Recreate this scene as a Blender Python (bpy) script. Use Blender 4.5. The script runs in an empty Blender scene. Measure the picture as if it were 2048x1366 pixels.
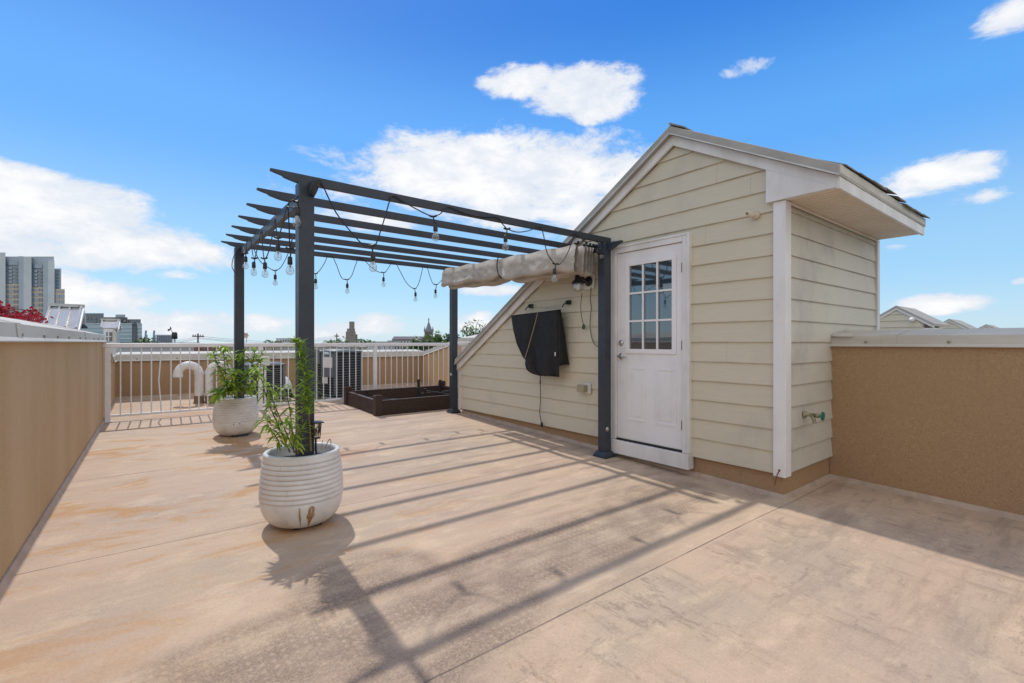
import bpy, math, random
from mathutils import Vector, Matrix, noise as nz
random.seed(7)
R = math.radians
C = bpy.context.scene.collection
SC = bpy.context.scene

# ------------------------------------------------------------------ survey of the place
# The camera stands at the origin of the plan, eye level is z = 0.  Y runs along the clad wall, X across the deck.
F = 944.0; CX = 1024.0; CY = 684.5
TH = math.atan2(739.0, 944.0)
FW = Vector((math.sin(TH), math.cos(TH), 0)); RT = Vector((math.cos(TH), -math.sin(TH), 0)); UP = Vector((0, 0, 1))
def ray(x, y): return FW + RT*((x-CX)/F) + UP*((CY-y)/F)
def at(x, y, t): return ray(x, y)*t
def onX(x, y, X): r = ray(x, y); return r*(X/r.x)
def onY(x, y, Y): r = ray(x, y); return r*(Y/r.y)
SL = .027
def fz(Y): return -1.28 + SL*(Y-1.65)
def fl(x, y):
    r = ray(x, y); return r*((-1.28-SL*1.65)/(r.z-SL*r.y))

# ------------------------------------------------------------------ materials
def new_mat(name):
    m = bpy.data.materials.new(name); m.use_nodes = True
    nt = m.node_tree; return m, nt, nt.nodes['Principled BSDF']
def N(nt, typ, **kw):
    n = nt.nodes.new(typ)
    for k, v in kw.items(): setattr(n, k, v)
    return n
def L(nt, a, b): nt.links.new(a, b)
def math_(nt, op, a, b=None, c=None, clamp=False):
    n = N(nt, 'ShaderNodeMath', operation=op); n.use_clamp = clamp
    for i, v in enumerate((a, b, c)):
        if v is None: continue
        if isinstance(v, (int, float)): n.inputs[i].default_value = v
        else: L(nt, v, n.inputs[i])
    return n.outputs[0]
def mixc(nt, f, a, b, blend='MIX'):
    n = N(nt, 'ShaderNodeMix', data_type='RGBA', blend_type=blend)
    if isinstance(f, (int, float)): n.inputs[0].default_value = f
    else: L(nt, f, n.inputs[0])
    for i, v in ((6, a), (7, b)):
        if isinstance(v, (tuple, list)): n.inputs[i].default_value = (*v[:3], 1)
        else: L(nt, v, n.inputs[i])
    return n.outputs[2]
def noise(nt, vec, scale, detail=4, rough=.55, dist=0, out=0):
    n = N(nt, 'ShaderNodeTexNoise'); n.inputs['Scale'].default_value = scale
    n.inputs['Detail'].default_value = detail; n.inputs['Roughness'].default_value = rough
    n.inputs['Distortion'].default_value = dist
    if vec is not None: L(nt, vec, n.inputs['Vector'])
    return n.outputs[out]
def ramp(nt, f, lo, hi, a=0., b=1., smooth=True):
    n = N(nt, 'ShaderNodeMapRange'); n.interpolation_type = 'SMOOTHSTEP' if smooth else 'LINEAR'
    L(nt, f, n.inputs[0]); n.inputs[1].default_value = lo; n.inputs[2].default_value = hi
    n.inputs[3].default_value = a; n.inputs[4].default_value = b
    return n.outputs[0]
def mapping(nt, vec, scale=(1, 1, 1), loc=(0, 0, 0)):
    n = N(nt, 'ShaderNodeMapping'); n.inputs['Scale'].default_value = scale; n.inputs['Location'].default_value = loc
    L(nt, vec, n.inputs[0]); return n.outputs[0]
def objco(nt): return N(nt, 'ShaderNodeTexCoord').outputs['Object']
def bump(nt, bs, h, strength, dist=.01):
    b = N(nt, 'ShaderNodeBump'); b.inputs['Strength'].default_value = strength; b.inputs['Distance'].default_value = dist
    L(nt, h, b.inputs['Height']); L(nt, b.outputs[0], bs.inputs['Normal'])
MATS = {}
def M(name, col, col2=None, rough=.6, scale=3., stretch=(1, 1, 1), metal=0., bmp=0., bscale=60., spec=.5, lo=.35, hi=.68):
    """plain worn surface: two tones broken up by noise, roughness variation, fine bump"""
    if name in MATS: return MATS[name]
    m, nt, bs = new_mat(name)
    co = mapping(nt, objco(nt), stretch)
    col2 = col2 or tuple(c*.82 for c in col)
    f = ramp(nt, noise(nt, co, scale, 6, .62), lo, hi)
    L(nt, mixc(nt, f, col, col2), bs.inputs['Base Color'])
    L(nt, math_(nt, 'MULTIPLY_ADD', noise(nt, co, scale*3, 3), .25, rough-.12), bs.inputs['Roughness'])
    bs.inputs['Metallic'].default_value = metal
    bs.inputs['Specular IOR Level'].default_value = spec
    if bmp: bump(nt, bs, noise(nt, objco(nt), bscale, 4), bmp, .004)
    MATS[name] = m; return m

def deck_mat():
    m, nt, bs = new_mat('deck_membrane')
    co = objco(nt)
    sep = N(nt, 'ShaderNodeSeparateXYZ'); L(nt, co, sep.inputs[0]); X, Y = sep.outputs[0], sep.outputs[1]
    sx = mapping(nt, co, (.55, 3.2, 1)); sy = mapping(nt, co, (3.2, .55, 1), (3, 1, 0))
    front = ramp(nt, Y, 1.575, 1.60)                      # 0 on the nearest sheet, 1 on the others
    st_x = noise(nt, sx, 2.2, 8, .66); st_y = noise(nt, sy, 2.4, 8, .66)
    wx = N(nt, 'ShaderNodeMix', data_type='FLOAT'); L(nt, front, wx.inputs[0]); L(nt, st_y, wx.inputs[2]); L(nt, st_x, wx.inputs[3])
    streak = wx.outputs[0]
    fine = noise(nt, co, 105, 5, .72); big = noise(nt, co, .8, 4, .5); mid = noise(nt, co, 4, 6, .65)
    base = mixc(nt, ramp(nt, big, .38, .62), (.565, .425, .30), (.53, .39, .29))
    base = mixc(nt, ramp(nt, streak, .36, .66, 0, .45), base, (.49, .36, .265))
    # grey chalky veils
    veil = math_(nt, 'MULTIPLY', ramp(nt, noise(nt, mapping(nt, co, (.7, 1.5, 1), (7, 2, 0)), 1.1, 6, .62), .44, .66), .75)
    base = mixc(nt, veil, base, (.44, .345, .265))
    base = mixc(nt, ramp(nt, noise(nt, mapping(nt, co, (1.2, 2.2, 1), (9, 3, 0)), 2.3, 8, .68), .52, .64, 0, .5), base, (.66, .51, .36))
    # rust / tannin stains along the left half
    leftw = math_(nt, 'MULTIPLY', ramp(nt, X, 3.0, .6), ramp(nt, Y, 1.9, 3.3, .10, 1))
    rust = ramp(nt, noise(nt, mapping(nt, co, (.9, 2.0, 1), (1.3, 4.1, 0)), 1.35, 9, .68, .6), .49, .63)
    rust = math_(nt, 'MULTIPLY', math_(nt, 'MULTIPLY', rust, leftw), .85)
    base = mixc(nt, rust, base, (.50, .27, .105))
    # grime held in the embossed weave: a band across the middle and loose streaks in front
    def blob(x, y, rx, ry):
        a = math_(nt, 'DIVIDE', math_(nt, 'SUBTRACT', X, x), rx); b = math_(nt, 'DIVIDE', math_(nt, 'SUBTRACT', Y, y), ry)
        return math_(nt, 'SUBTRACT', 1., math_(nt, 'ADD', math_(nt, 'MULTIPLY', a, a), math_(nt, 'MULTIPLY', b, b)), clamp=True)
    g = blob(.85, 1.95, .95, .55)
    for b_ in ((2.3, 2.15, 1.3, .42), (.95, 2.35, .5, .5), (3.3, 2.3, .7, .45), (.45, 1.85, .9, .65), (.1, 1.3, 1.0, .7)):
        g = math_(nt, 'MAXIMUM', g, blob(*b_))
    grime1 = math_(nt, 'MULTIPLY', ramp(nt, g, .02, .5), ramp(nt, math_(nt, 'ADD', math_(nt, 'MULTIPLY', mid, .5), math_(nt, 'MULTIPLY', st_x, .5)), .36, .60, .18, .80))
    grime2 = math_(nt, 'MULTIPLY', ramp(nt, st_y, .50, .70, 0, .62), math_(nt, 'SUBTRACT', 1., front))
    grime2 = math_(nt, 'MULTIPLY', grime2, ramp(nt, noise(nt, co, 1.6, 3), .38, .6, .25, 1))
    grime3 = math_(nt, 'MULTIPLY', ramp(nt, X, .2, 4.2, .08, .5), ramp(nt, st_x, .46, .66))
    flk = noise(nt, mapping(nt, co, (5.5, 1.7, 1), (2, 8, 0)), 4.2, 10, .76)
    flk = math_(nt, 'MULTIPLY', ramp(nt, flk, .51, .59, 0, .62), ramp(nt, noise(nt, mapping(nt, co, (1.6, .6, 1), (5, 0, 0)), 1.5, 4, .6), .42, .62))
    flx = noise(nt, mapping(nt, co, (1.9, 7, 1), (4, 1, 0)), 3.0, 10, .76)
    flk = math_(nt, 'MAXIMUM', flk, math_(nt, 'MULTIPLY', ramp(nt, flx, .52, .61, 0, .48), ramp(nt, noise(nt, mapping(nt, co, (.8, 2.2, 1), (1, 6, 0)), 1.6, 3, .55), .46, .60)))
    grime2 = math_(nt, 'MAXIMUM', grime2, math_(nt, 'MULTIPLY', flk, math_(nt, 'SUBTRACT', 1., front)))
    grime = math_(nt, 'MAXIMUM', grime1, math_(nt, 'MAXIMUM', grime2, grime3))
    grit = ramp(nt, fine, .38, .58, .45, 1)
    # embossed dots stay clean
    d = N(nt, 'ShaderNodeVectorMath', operation='FRACTION'); L(nt, mapping(nt, co, (23, 23, 0)), d.inputs[0])
    d2 = N(nt, 'ShaderNodeVectorMath', operation='DISTANCE'); L(nt, d.outputs[0], d2.inputs[0]); d2.inputs[1].default_value = (.5, .5, 0)
    dots = math_(nt, 'MULTIPLY', ramp(nt, d2.outputs['Value'], .30, .14), ramp(nt, noise(nt, co, 1.3, 3), .44, .6))
    gm = math_(nt, 'MULTIPLY', math_(nt, 'MULTIPLY', grime, grit), math_(nt, 'MULTIPLY_ADD', dots, -.45, 1.))
    base = mixc(nt, gm, base, (.19, .135, .105))
    # sheet seams and scuffs
    wob = math_(nt, 'MULTIPLY', math_(nt, 'SUBTRACT', noise(nt, co, .9, 2), .5), .03)
    seam = None; lap = None
    for sy_ in (1.602, 3.58, 5.42, 7.26):
        e = math_(nt, 'SUBTRACT', math_(nt, 'ADD', Y, wob), sy_)
        k = ramp(nt, math_(nt, 'ABSOLUTE', e), .0065, .002)
        seam = k if seam is None else math_(nt, 'MAXIMUM', seam, k)
        h = ramp(nt, e, -.004, .004); lap = h if lap is None else math_(nt, 'ADD', lap, h)
    seamd = math_(nt, 'MULTIPLY', seam, ramp(nt, mid, .3, .6, .35, .9))
    base = mixc(nt, seamd, base, (.14, .105, .085))
    gr = math_(nt, 'ADD', math_(nt, 'MULTIPLY', noise(nt, co, 230, 3, .6), .5), math_(nt, 'MULTIPLY', noise(nt, co, 75, 6, .75), .5))
    gv = ramp(nt, gr, .34, .66, .84, 1.16, False); cmb = N(nt, 'ShaderNodeCombineColor'); [L(nt, gv, cmb.inputs[i]) for i in range(3)]
    base = mixc(nt, 1., base, cmb.outputs[0], 'MULTIPLY')
    L(nt, base, bs.inputs['Base Color'])
    L(nt, math_(nt, 'MULTIPLY_ADD', mid, .2, .62), bs.inputs['Roughness'])
    bs.inputs['Specular IOR Level'].default_value = .3
    h = math_(nt, 'ADD', math_(nt, 'MULTIPLY', fine, .25), math_(nt, 'ADD', math_(nt, 'MULTIPLY', lap, -.6), math_(nt, 'MULTIPLY', noise(nt, sx, 1.5, 3), 1.2)))
    bump(nt, bs, h, .35, .006)
    return m

def stucco_mat(name, c1, c2, streak=.0):
    m, nt, bs = new_mat(name)
    co = objco(nt)
    worm = math_(nt, 'ADD', math_(nt, 'MULTIPLY', noise(nt, co, 58, 3, .6, 1.8), .65), math_(nt, 'MULTIPLY', noise(nt, co, 170, 2, .5), .35))
    base = mixc(nt, ramp(nt, worm, .38, .62), c2, c1)
    base = mixc(nt, ramp(nt, noise(nt, co, 1.2, 5, .6), .4, .65, 0, .35), base, tuple(c*.78 for c in c1))
    dr = math_(nt, 'MULTIPLY', ramp(nt, noise(nt, mapping(nt, co, (5, 5, .35), (3, 1, 0)), 2.2, 6, .62), .58, .74), ramp(nt, noise(nt, co, .9, 3), .4, .62))
    base = mixc(nt, math_(nt, 'MULTIPLY', dr, .38), base, tuple(c*.55 for c in c1))
    if streak:
        v = noise(nt, mapping(nt, co, (1.0, 1.0, .12), (2, 5, 0)), 1.6, 5, .55)
        base = mixc(nt, ramp(nt, v, .46, .68, 0, streak), base, (.70, .51, .31))
        base = mixc(nt, ramp(nt, v, .46, .32, 0, streak*.6), base, tuple(c*.68 for c in c1))
    L(nt, base, bs.inputs['Base Color']); bs.inputs['Roughness'].default_value = .9
    bs.inputs['Specular IOR Level'].default_value = .2
    bump(nt, bs, worm, .8, .006)
    return m

def siding_mat(name, c, dirt, axis=1):
    m, nt, bs = new_mat(name)
    co = objco(nt)
    g = noise(nt, mapping(nt, co, (2, 2, 26)), 2.2, 6, .6)
    base = mixc(nt, ramp(nt, g, .35, .7, 0, .3), c, tuple(x*.84 for x in c))
    sep = N(nt, 'ShaderNodeSeparateXYZ'); L(nt, co, sep.inputs[0])
    fr = math_(nt, 'FRACT', math_(nt, 'DIVIDE', math_(nt, 'ADD', sep.outputs[2], 1.07), .1785))
    lap_line = math_(nt, 'MULTIPLY', ramp(nt, fr, .06, .0), ramp(nt, noise(nt, co, 2.5, 4), .35, .65, .1, .75))  # patchy darker line along the lower edge of each course
    base = mixc(nt, lap_line, base, (.33, .29, .22))
    row = math_(nt, 'FLOOR', math_(nt, 'DIVIDE', math_(nt, 'ADD', sep.outputs[2], 1.07), .1785))
    hs = math_(nt, 'FRACT', math_(nt, 'MULTIPLY', math_(nt, 'SINE', math_(nt, 'MULTIPLY_ADD', row, 12.9898, 2.1)), 437.58))
    uu = sep.outputs[axis]
    jt = ramp(nt, math_(nt, 'ABSOLUTE', math_(nt, 'SUBTRACT', math_(nt, 'FRACT', math_(nt, 'MULTIPLY_ADD', uu, .24, hs)), .5)), .0007, .0004)
    base = mixc(nt, math_(nt, 'MULTIPLY', jt, .28), base, (.16, .14, .11))
    tone = math_(nt, 'FRACT', math_(nt, 'MULTIPLY', hs, 7.3)); base = mixc(nt, math_(nt, 'MULTIPLY', tone, .10), base, (.45, .40, .30))
    st = math_(nt, 'MULTIPLY', ramp(nt, noise(nt, mapping(nt, co, (1, 1, .6)), 1.3, 6, .65), .50, .74), dirt)
    base = mixc(nt, st, base, (.36, .345, .33))
    L(nt, base, bs.inputs['Base Color']); bs.inputs['Roughness'].default_value = .55
    bs.inputs['Specular IOR Level'].default_value = .35
    bump(nt, bs, g, .12, .003)
    return m

def pot_mat():
    m, nt, bs = new_mat('white_glazed_pot')
    co = objco(nt)
    base = mixc(nt, ramp(nt, noise(nt, co, 5, 6, .65), .42, .7, 0, .5), (.74, .73, .72), (.55, .53, .51))
    base = mixc(nt, ramp(nt, noise(nt, mapping(nt, co, (1, 1, .5)), 16, 5, .7), .60, .72, 0, .45), base, (.42, .37, .32))
    sep = N(nt, 'ShaderNodeSeparateXYZ'); L(nt, co, sep.inputs[0])
    wear = math_(nt, 'MULTIPLY', ramp(nt, sep.outputs[2], .16, .0), ramp(nt, noise(nt, co, 9, 5, .65), .45, .65, 0, .4))
    base = mixc(nt, wear, base, (.42, .33, .24))
    L(nt, base, bs.inputs['Base Color']); bs.inputs['Roughness'].default_value = .42
    bump(nt, bs, noise(nt, co, 30, 4), .12, .004)
    return m

def leaf_mat(name, c1, c2, tr=.35):
    m, nt, bs = new_mat(name)
    co = objco(nt)
    n = noise(nt, co, 14, 3, .6)
    col = mixc(nt, ramp(nt, n, .36, .64), c1, c2)
    L(nt, col, bs.inputs['Base Color']); bs.inputs['Roughness'].default_value = .45
    t = N(nt, 'ShaderNodeBsdfTranslucent'); L(nt, mixc(nt, .35, col, (.5, .6, .08) if c1[1] > c1[0] else (.6, .05, .05), 'MIX'), t.inputs[0])
    mx = N(nt, 'ShaderNodeMixShader'); mx.inputs[0].default_value = tr
    L(nt, bs.outputs[0], mx.inputs[1]); L(nt, t.outputs[0], mx.inputs[2])
    L(nt, mx.outputs[0], nt.nodes['Material Output'].inputs[0])
    return m

def clear_glass():
    m, nt, bs = new_mat('clear_glass')
    t = N(nt, 'ShaderNodeBsdfTransparent'); t.inputs[0].default_value = (.93, .95, .95, 1)
    g = N(nt, 'ShaderNodeBsdfGlossy'); g.inputs['Roughness'].default_value = .03
    lw = N(nt, 'ShaderNodeLayerWeight'); lw.inputs[0].default_value = .35
    mx = N(nt, 'ShaderNodeMixShader'); L(nt, math_(nt, 'MULTIPLY_ADD', lw.outputs['Facing'], .75, .10), mx.inputs[0])
    L(nt, t.outputs[0], mx.inputs[1]); L(nt, g.outputs[0], mx.inputs[2])
    L(nt, mx.outputs[0], nt.nodes['Material Output'].inputs[0])
    return m

def pane_mat(name, col, rough=.03, ior=1.75):
    m, nt, bs = new_mat(name)
    bs.inputs['Base Color'].default_value = (*col, 1); bs.inputs['Roughness'].default_value = rough
    bs.inputs['IOR'].default_value = ior; bs.inputs['Specular IOR Level'].default_value = .8
    w = noise(nt, objco(nt), 1.7, 2); bump(nt, bs, w, .06, .02)
    return m

DECK = deck_mat()
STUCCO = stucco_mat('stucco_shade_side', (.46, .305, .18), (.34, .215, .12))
STUCCO_L = stucco_mat('stucco_weathered_lit', (.64, .445, .25), (.53, .355, .19), .42)  # streaked lighter copy of the stucco, sunlight on the wall put into its colour
SIDING = siding_mat('cream_fibre_cement', (.635, .58, .45), .42)
SIDING_S = siding_mat('cream_fibre_cement_mildewed', (.60, .57, .475), .75, 0)
WHITE = M('white_trim_paint', (.78, .77, .765), (.64, .625, .60), .5, 3.2, (1, 1, .4))
DOORW = M('door_enamel', (.80, .79, .80), (.70, .69, .69), .40, 2.6, lo=.42, hi=.75)
CAP = M('coping_sheet_metal', (.60, .575, .52), (.49, .47, .42), .62, 2.5, (1, .5, 3), spec=.25)
ROOFM = M('aged_roof_metal', (.43, .41, .365), (.33, .315, .28), .68, 3, (1, .6, 1))
SHING = M('shingle', (.27, .25, .21), (.15, .135, .11), .9, 9)
SOFFIT = M('vented_soffit', (.74, .64, .53), (.66, .56, .455), .6, 2)
FLASH = M('base_flashing_metal', (.52, .40, .31), (.40, .30, .23), .5, 6)
GAL = M('galvanised_edge', (.62, .61, .59), (.5, .49, .47), .38, 6, metal=.35)
PERG = M('pergola_powder_coat', (.026, .034, .049), (.034, .043, .057), .42, 8)
CANV = M('weathered_canvas', (.52, .485, .435), (.40, .355, .30), .85, 5, (1, .7, 1.5), bmp=.3, bscale=35)
BLACKC = M('black_cover_cloth', (.013, .013, .0135), (.020, .019, .019), .62, 6, bmp=.45, bscale=26, spec=.3)
BLACK = M('black_plastic', (.012, .012, .013), (.02, .02, .02), .4, 8)
RAIL = M('white_rail_paint', (.80, .80, .82), (.72, .72, .745), .4, 4)
PVC = M('white_pvc', (.78, .77, .75), (.66, .64, .61), .4, 5)
RUBBER = M('brown_rubber_boot', (.22, .14, .09), (.15, .10, .07), .8, 6)
PVCY = M('yellowed_pvc', (.72, .66, .53), (.58, .50, .38), .45, 6)
WICK = M('brown_resin_planter', (.050, .026, .018), (.032, .017, .012), .6, 14, (1, 1, 5), bmp=.4, bscale=40)
STEEL = M('brushed_steel', (.55, .54, .52), (.42, .41, .40), .3, 8, metal=.9)
RUSTM = M('rusty_iron', (.24, .09, .04), (.12, .05, .03), .85, 20)
ACG = M('condenser_grey', (.155, .18, .19), (.12, .14, .15), .45, 3)
ACD = M('condenser_coil_dark', (.016, .020, .024), (.010, .012, .014), .6, 30)
SOIL = M('potting_soil', (.012, .009, .007), (.028, .021, .016), .95, 18, bmp=.9, bscale=45)
GREENC = M('green_cord', (.02, .12, .045), (.015, .09, .03), .5, 9)
VALVE = M('green_valve_wheel', (.015, .20, .13), (.01, .12, .08), .45, 20)
BRASS = M('corroded_brass', (.36, .29, .18), (.22, .28, .20), .5, 40, metal=.4)
ROPE = M('tan_rope', (.38, .31, .22), None, .8, 30)
PLASTIC_T = M('weathered_clear_cover', (.42, .37, .25), (.30, .26, .17), .3, 10)
POT = pot_mat()
GLASS = clear_glass()
PANE = pane_mat('door_glass', (.03, .045, .06), .03, 2.0)
PANE_F = pane_mat('far_window_glass', (.17, .25, .33), .12)
PANE_D = pane_mat('far_window_dark', (.05, .075, .105), .15)
PANE_B = pane_mat('curtain_wall_glass', (.20, .34, .43), .12)
LEAF_F = leaf_mat('fine_leaf', (.20, .40, .04), (.38, .55, .07), .55)
LEAF_L = leaf_mat('lance_leaf', (.17, .34, .045), (.36, .50, .08), .55)
LEAF_B = leaf_mat('broad_leaf', (.15, .32, .04), (.33, .48, .075), .55)
LEAF_R = leaf_mat('red_maple_leaf', (.30, .012, .03), (.50, .04, .07), .4)

LEAF_T = leaf_mat('tree_leaf', (.035, .085, .022), (.075, .15, .035), .25)
LEAF_P = leaf_mat('pale_tree_leaf', (.07, .14, .05), (.15, .23, .10), .3)
STEM = M('reddish_stem', (.17, .10, .05), (.12, .13, .04), .6, 25)
BARK = M('bark', (.10, .075, .055), None, .9, 12)
FILA = M('filament', (.45, .35, .22), None, .4, 5)

# ------------------------------------------------------------------ mesh building
class MB:
    def __init__(s): s.v = []; s.f = []; s.sm = []
    def add(s, vs, fs, smooth=False):
        o = len(s.v); s.v += [tuple(v) for v in vs]
        for f in fs: s.f.append(tuple(i+o for i in f)); s.sm.append(smooth)
        return s
    def hexa(s, p):      # 8 points: bottom ring 0-3, top ring 4-7
        return s.add(p, [(3, 2, 1, 0), (4, 5, 6, 7), (0, 1, 5, 4), (1, 2, 6, 5), (2, 3, 7, 6), (3, 0, 4, 7)])
    def box(s, a, b):
        (x0, y0, z0), (x1, y1, z1) = a, b
        return s.hexa([(x0, y0, z0), (x1, y0, z0), (x1, y1, z0), (x0, y1, z0), (x0, y0, z1), (x1, y0, z1), (x1, y1, z1), (x0, y1, z1)])
    def obox(s, o, ax, ay, az):   # origin corner and three edge vectors
        o, ax, ay, az = map(Vector, (o, ax, ay, az))
        return s.hexa([o, o+ax, o+ax+ay, o+ay, o+az, o+ax+az, o+ax+ay+az, o+ay+az])
    def bar(s, a, b, w, h, up=UP):
        a, b = Vector(a), Vector(b); d = (b-a).normalized()
        sx = d.cross(Vector(up))
        if sx.length < 1e-4: sx = d.cross(Vector((1, 0, 0)))
        sx.normalize(); sz = sx.cross(d)
        return s.obox(a-sx*w/2-sz*h/2, sx*w, b-a, sz*h)
    def tube(s, pts, r, n=8, cap=True, r1=None):
        pts = [Vector(p) for p in pts]; rings = []
        prev = None
        for i, p in enumerate(pts):
            d = (pts[min(i+1, len(pts)-1)]-pts[max(i-1, 0)])
            d = d.normalized() if d.length > 1e-9 else Vector((0, 0, 1))
            if prev is None:
                u = d.cross(UP); u = u if u.length > 1e-3 else d.cross(Vector((1, 0, 0)))
            else: u = prev-d*prev.dot(d)
            u.normalize(); prev = u; w = d.cross(u)
            rr = r if r1 is None else r+(r1-r)*i/(len(pts)-1)
            rings.append([p+(u*math.cos(2*math.pi*k/n)+w*math.sin(2*math.pi*k/n))*rr for k in range(n)])
        vs = [v for rg in rings for v in rg]
        fs = [(i*n+k, i*n+(k+1) % n, (i+1)*n+(k+1) % n, (i+1)*n+k) for i in range(len(pts)-1) for k in range(n)]
        s.add(vs, fs, True)
        if cap: s.add(rings[0], [tuple(reversed(range(n)))]); s.add(rings[-1], [tuple(range(n))])
        return s
    def lathe(s, prof, c=(0, 0, 0), n=32, M4=None, smooth=True):   # prof: (r, z) list
        c = Vector(c); vs = []
        for r, z in prof:
            for k in range(n):
                a = 2*math.pi*k/n; p = Vector((r*math.cos(a), r*math.sin(a), z))
                if M4: p = M4 @ p
                vs.append(p+c)
        fs = [(i*n+k, i*n+(k+1) % n, (i+1)*n+(k+1) % n, (i+1)*n+k) for i in range(len(prof)-1) for k in range(n)]
        s.add(vs, fs, smooth)
        if prof[0][0] > 1e-5: s.add(vs[:n], [tuple(reversed(range(n)))])
        if prof[-1][0] > 1e-5: s.add(vs[-n:], [tuple(range(n))])
        return s
    def prism(s, poly, vec):      # polygon (3-D points) swept along vec
        poly = [Vector(p) for p in poly]; vec = Vector(vec); n = len(poly)
        return s.add(poly+[p+vec for p in poly], [tuple(reversed(range(n))), tuple(range(n, 2*n))]+[(i, (i+1) % n, n+(i+1) % n, n+i) for i in range(n)])
    def leaf(s, p, d, ln, w, up=UP, bend=.3, nseg=3):
        p, d = Vector(p), Vector(d).normalized(); sd = d.cross(Vector(up))
        if sd.length < 1e-3: sd = d.cross(Vector((1, 0, 0)))
        sd.normalize(); nrm = sd.cross(d); vs = [p]; 
        for i in range(1, nseg+1):
            t = i/(nseg+1); q = p+d*ln*t+nrm*(-bend*ln*t*t); ww = w*math.sin(math.pi*(t**.8))*.5
            vs += [q-sd*ww+nrm*ww*.35, q+sd*ww+nrm*ww*.35]
        vs.append(p+d*ln-nrm*bend*ln)
        fs = [(0, 1, 2)]+[(2*i-1, 2*i+1, 2*i+2, 2*i) for i in range(1, nseg)]+[(2*nseg-1, 2*nseg+1, 2*nseg)]
        return s.add(vs, fs, True)
    def build(s, name, mat, parent=None, bev=0., origin=None):
        me = bpy.data.meshes.new(name)
        vs = s.v
        if origin is not None:
            o_ = Vector(origin); vs = [tuple(Vector(v)-o_) for v in vs]
        me.from_pydata(vs, [], s.f); me.update()
        me.polygons.foreach_set('use_smooth', s.sm)
        me.materials.append(mat)
        o = bpy.data.objects.new(name, me); C.objects.link(o)
        if origin is not None: o.location = origin
        if parent is not None:
            o.parent = parent
            pw = Vector((0, 0, 0)); q = parent
            while q: pw += q.location; q = q.parent
            o.location = o.location-pw
        if bev:
            b = o.modifiers.new('Bevel', 'BEVEL'); b.width = bev; b.segments = 2; b.limit_method = 'ANGLE'; b.angle_limit = R(40)
        return o
def tag(o, label=None, cat=None, group=None, kind=None):
    if label: o['label'] = label
    if cat: o['category'] = cat
    if group: o['group'] = group
    if kind: o['kind'] = kind
    return o
def thing(name, loc, label, cat, group=None):
    o = bpy.data.objects.new(name, None); C.objects.link(o); o.location = loc; o.empty_display_size = .1
    return tag(o, label, cat, group)
def catmull(pts, n=6):
    pts = [Vector(p) for p in pts]; out = []
    for i in range(len(pts)-1):
        p0, p1, p2, p3 = pts[max(i-1, 0)], pts[i], pts[i+1], pts[min(i+2, len(pts)-1)]
        for k in range(n):
            t = k/n
            out.append(.5*((2*p1)+(-p0+p2)*t+(2*p0-5*p1+4*p2-p3)*t*t+(-p0+3*p1-3*p2+p3)*t**3))
    out.append(pts[-1]); return out

# ------------------------------------------------------------------ ground and deck
deck = MB()
nx, ny = 8, 20
xs = [-1.4+i*(7.2/nx) for i in range(nx+1)]; ys = [-6+j*(17.6/ny) for j in range(ny+1)]
deck.add([(x, y, fz(y)) for y in ys for x in xs], [(j*(nx+1)+i, j*(nx+1)+i+1, (j+1)*(nx+1)+i+1, (j+1)*(nx+1)+i) for j in range(ny) for i in range(nx)], True)
tag(deck.build('deck_floor', DECK), 'tan weathered membrane deck floor', 'floor', kind='structure')
GROUND = M('city_ground', (.16, .17, .13), (.10, .12, .07), .9, .01)
g = MB(); g.add([(-6000, -6000, -13), (6000, -6000, -13), (6000, 6000, -13), (-6000, 6000, -13)], [(0, 1, 2, 3)])
tag(g.build('ground', GROUND), 'city ground far below the roof deck', 'ground', kind='structure')
# the roofs of the terrace on both sides of the deck
TERR = M('terrace_roof', (.33, .32, .30), None, .9, 2)
b = MB(); b.box((-16, -6, -13.0), (-1.46, 30, -1.9)); tag(b.build('terrace_roof', TERR), 'flat grey roof of the neighbouring terrace on the left', 'roof', kind='structure')
b = MB(); b.box((6.3, -8, -13.0), (95, 12, -1.9)); tag(b.build('terrace_roof', TERR), 'flat grey roof of the neighbouring terrace on the right', 'roof', kind='structure')
b = MB(); b.box((-1.40, -6.1, -13.0), (5.82, 11.7, -1.6)); tag(b.build('house_block', TERR), 'body of the house under the roof deck', 'building', kind='structure')

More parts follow.
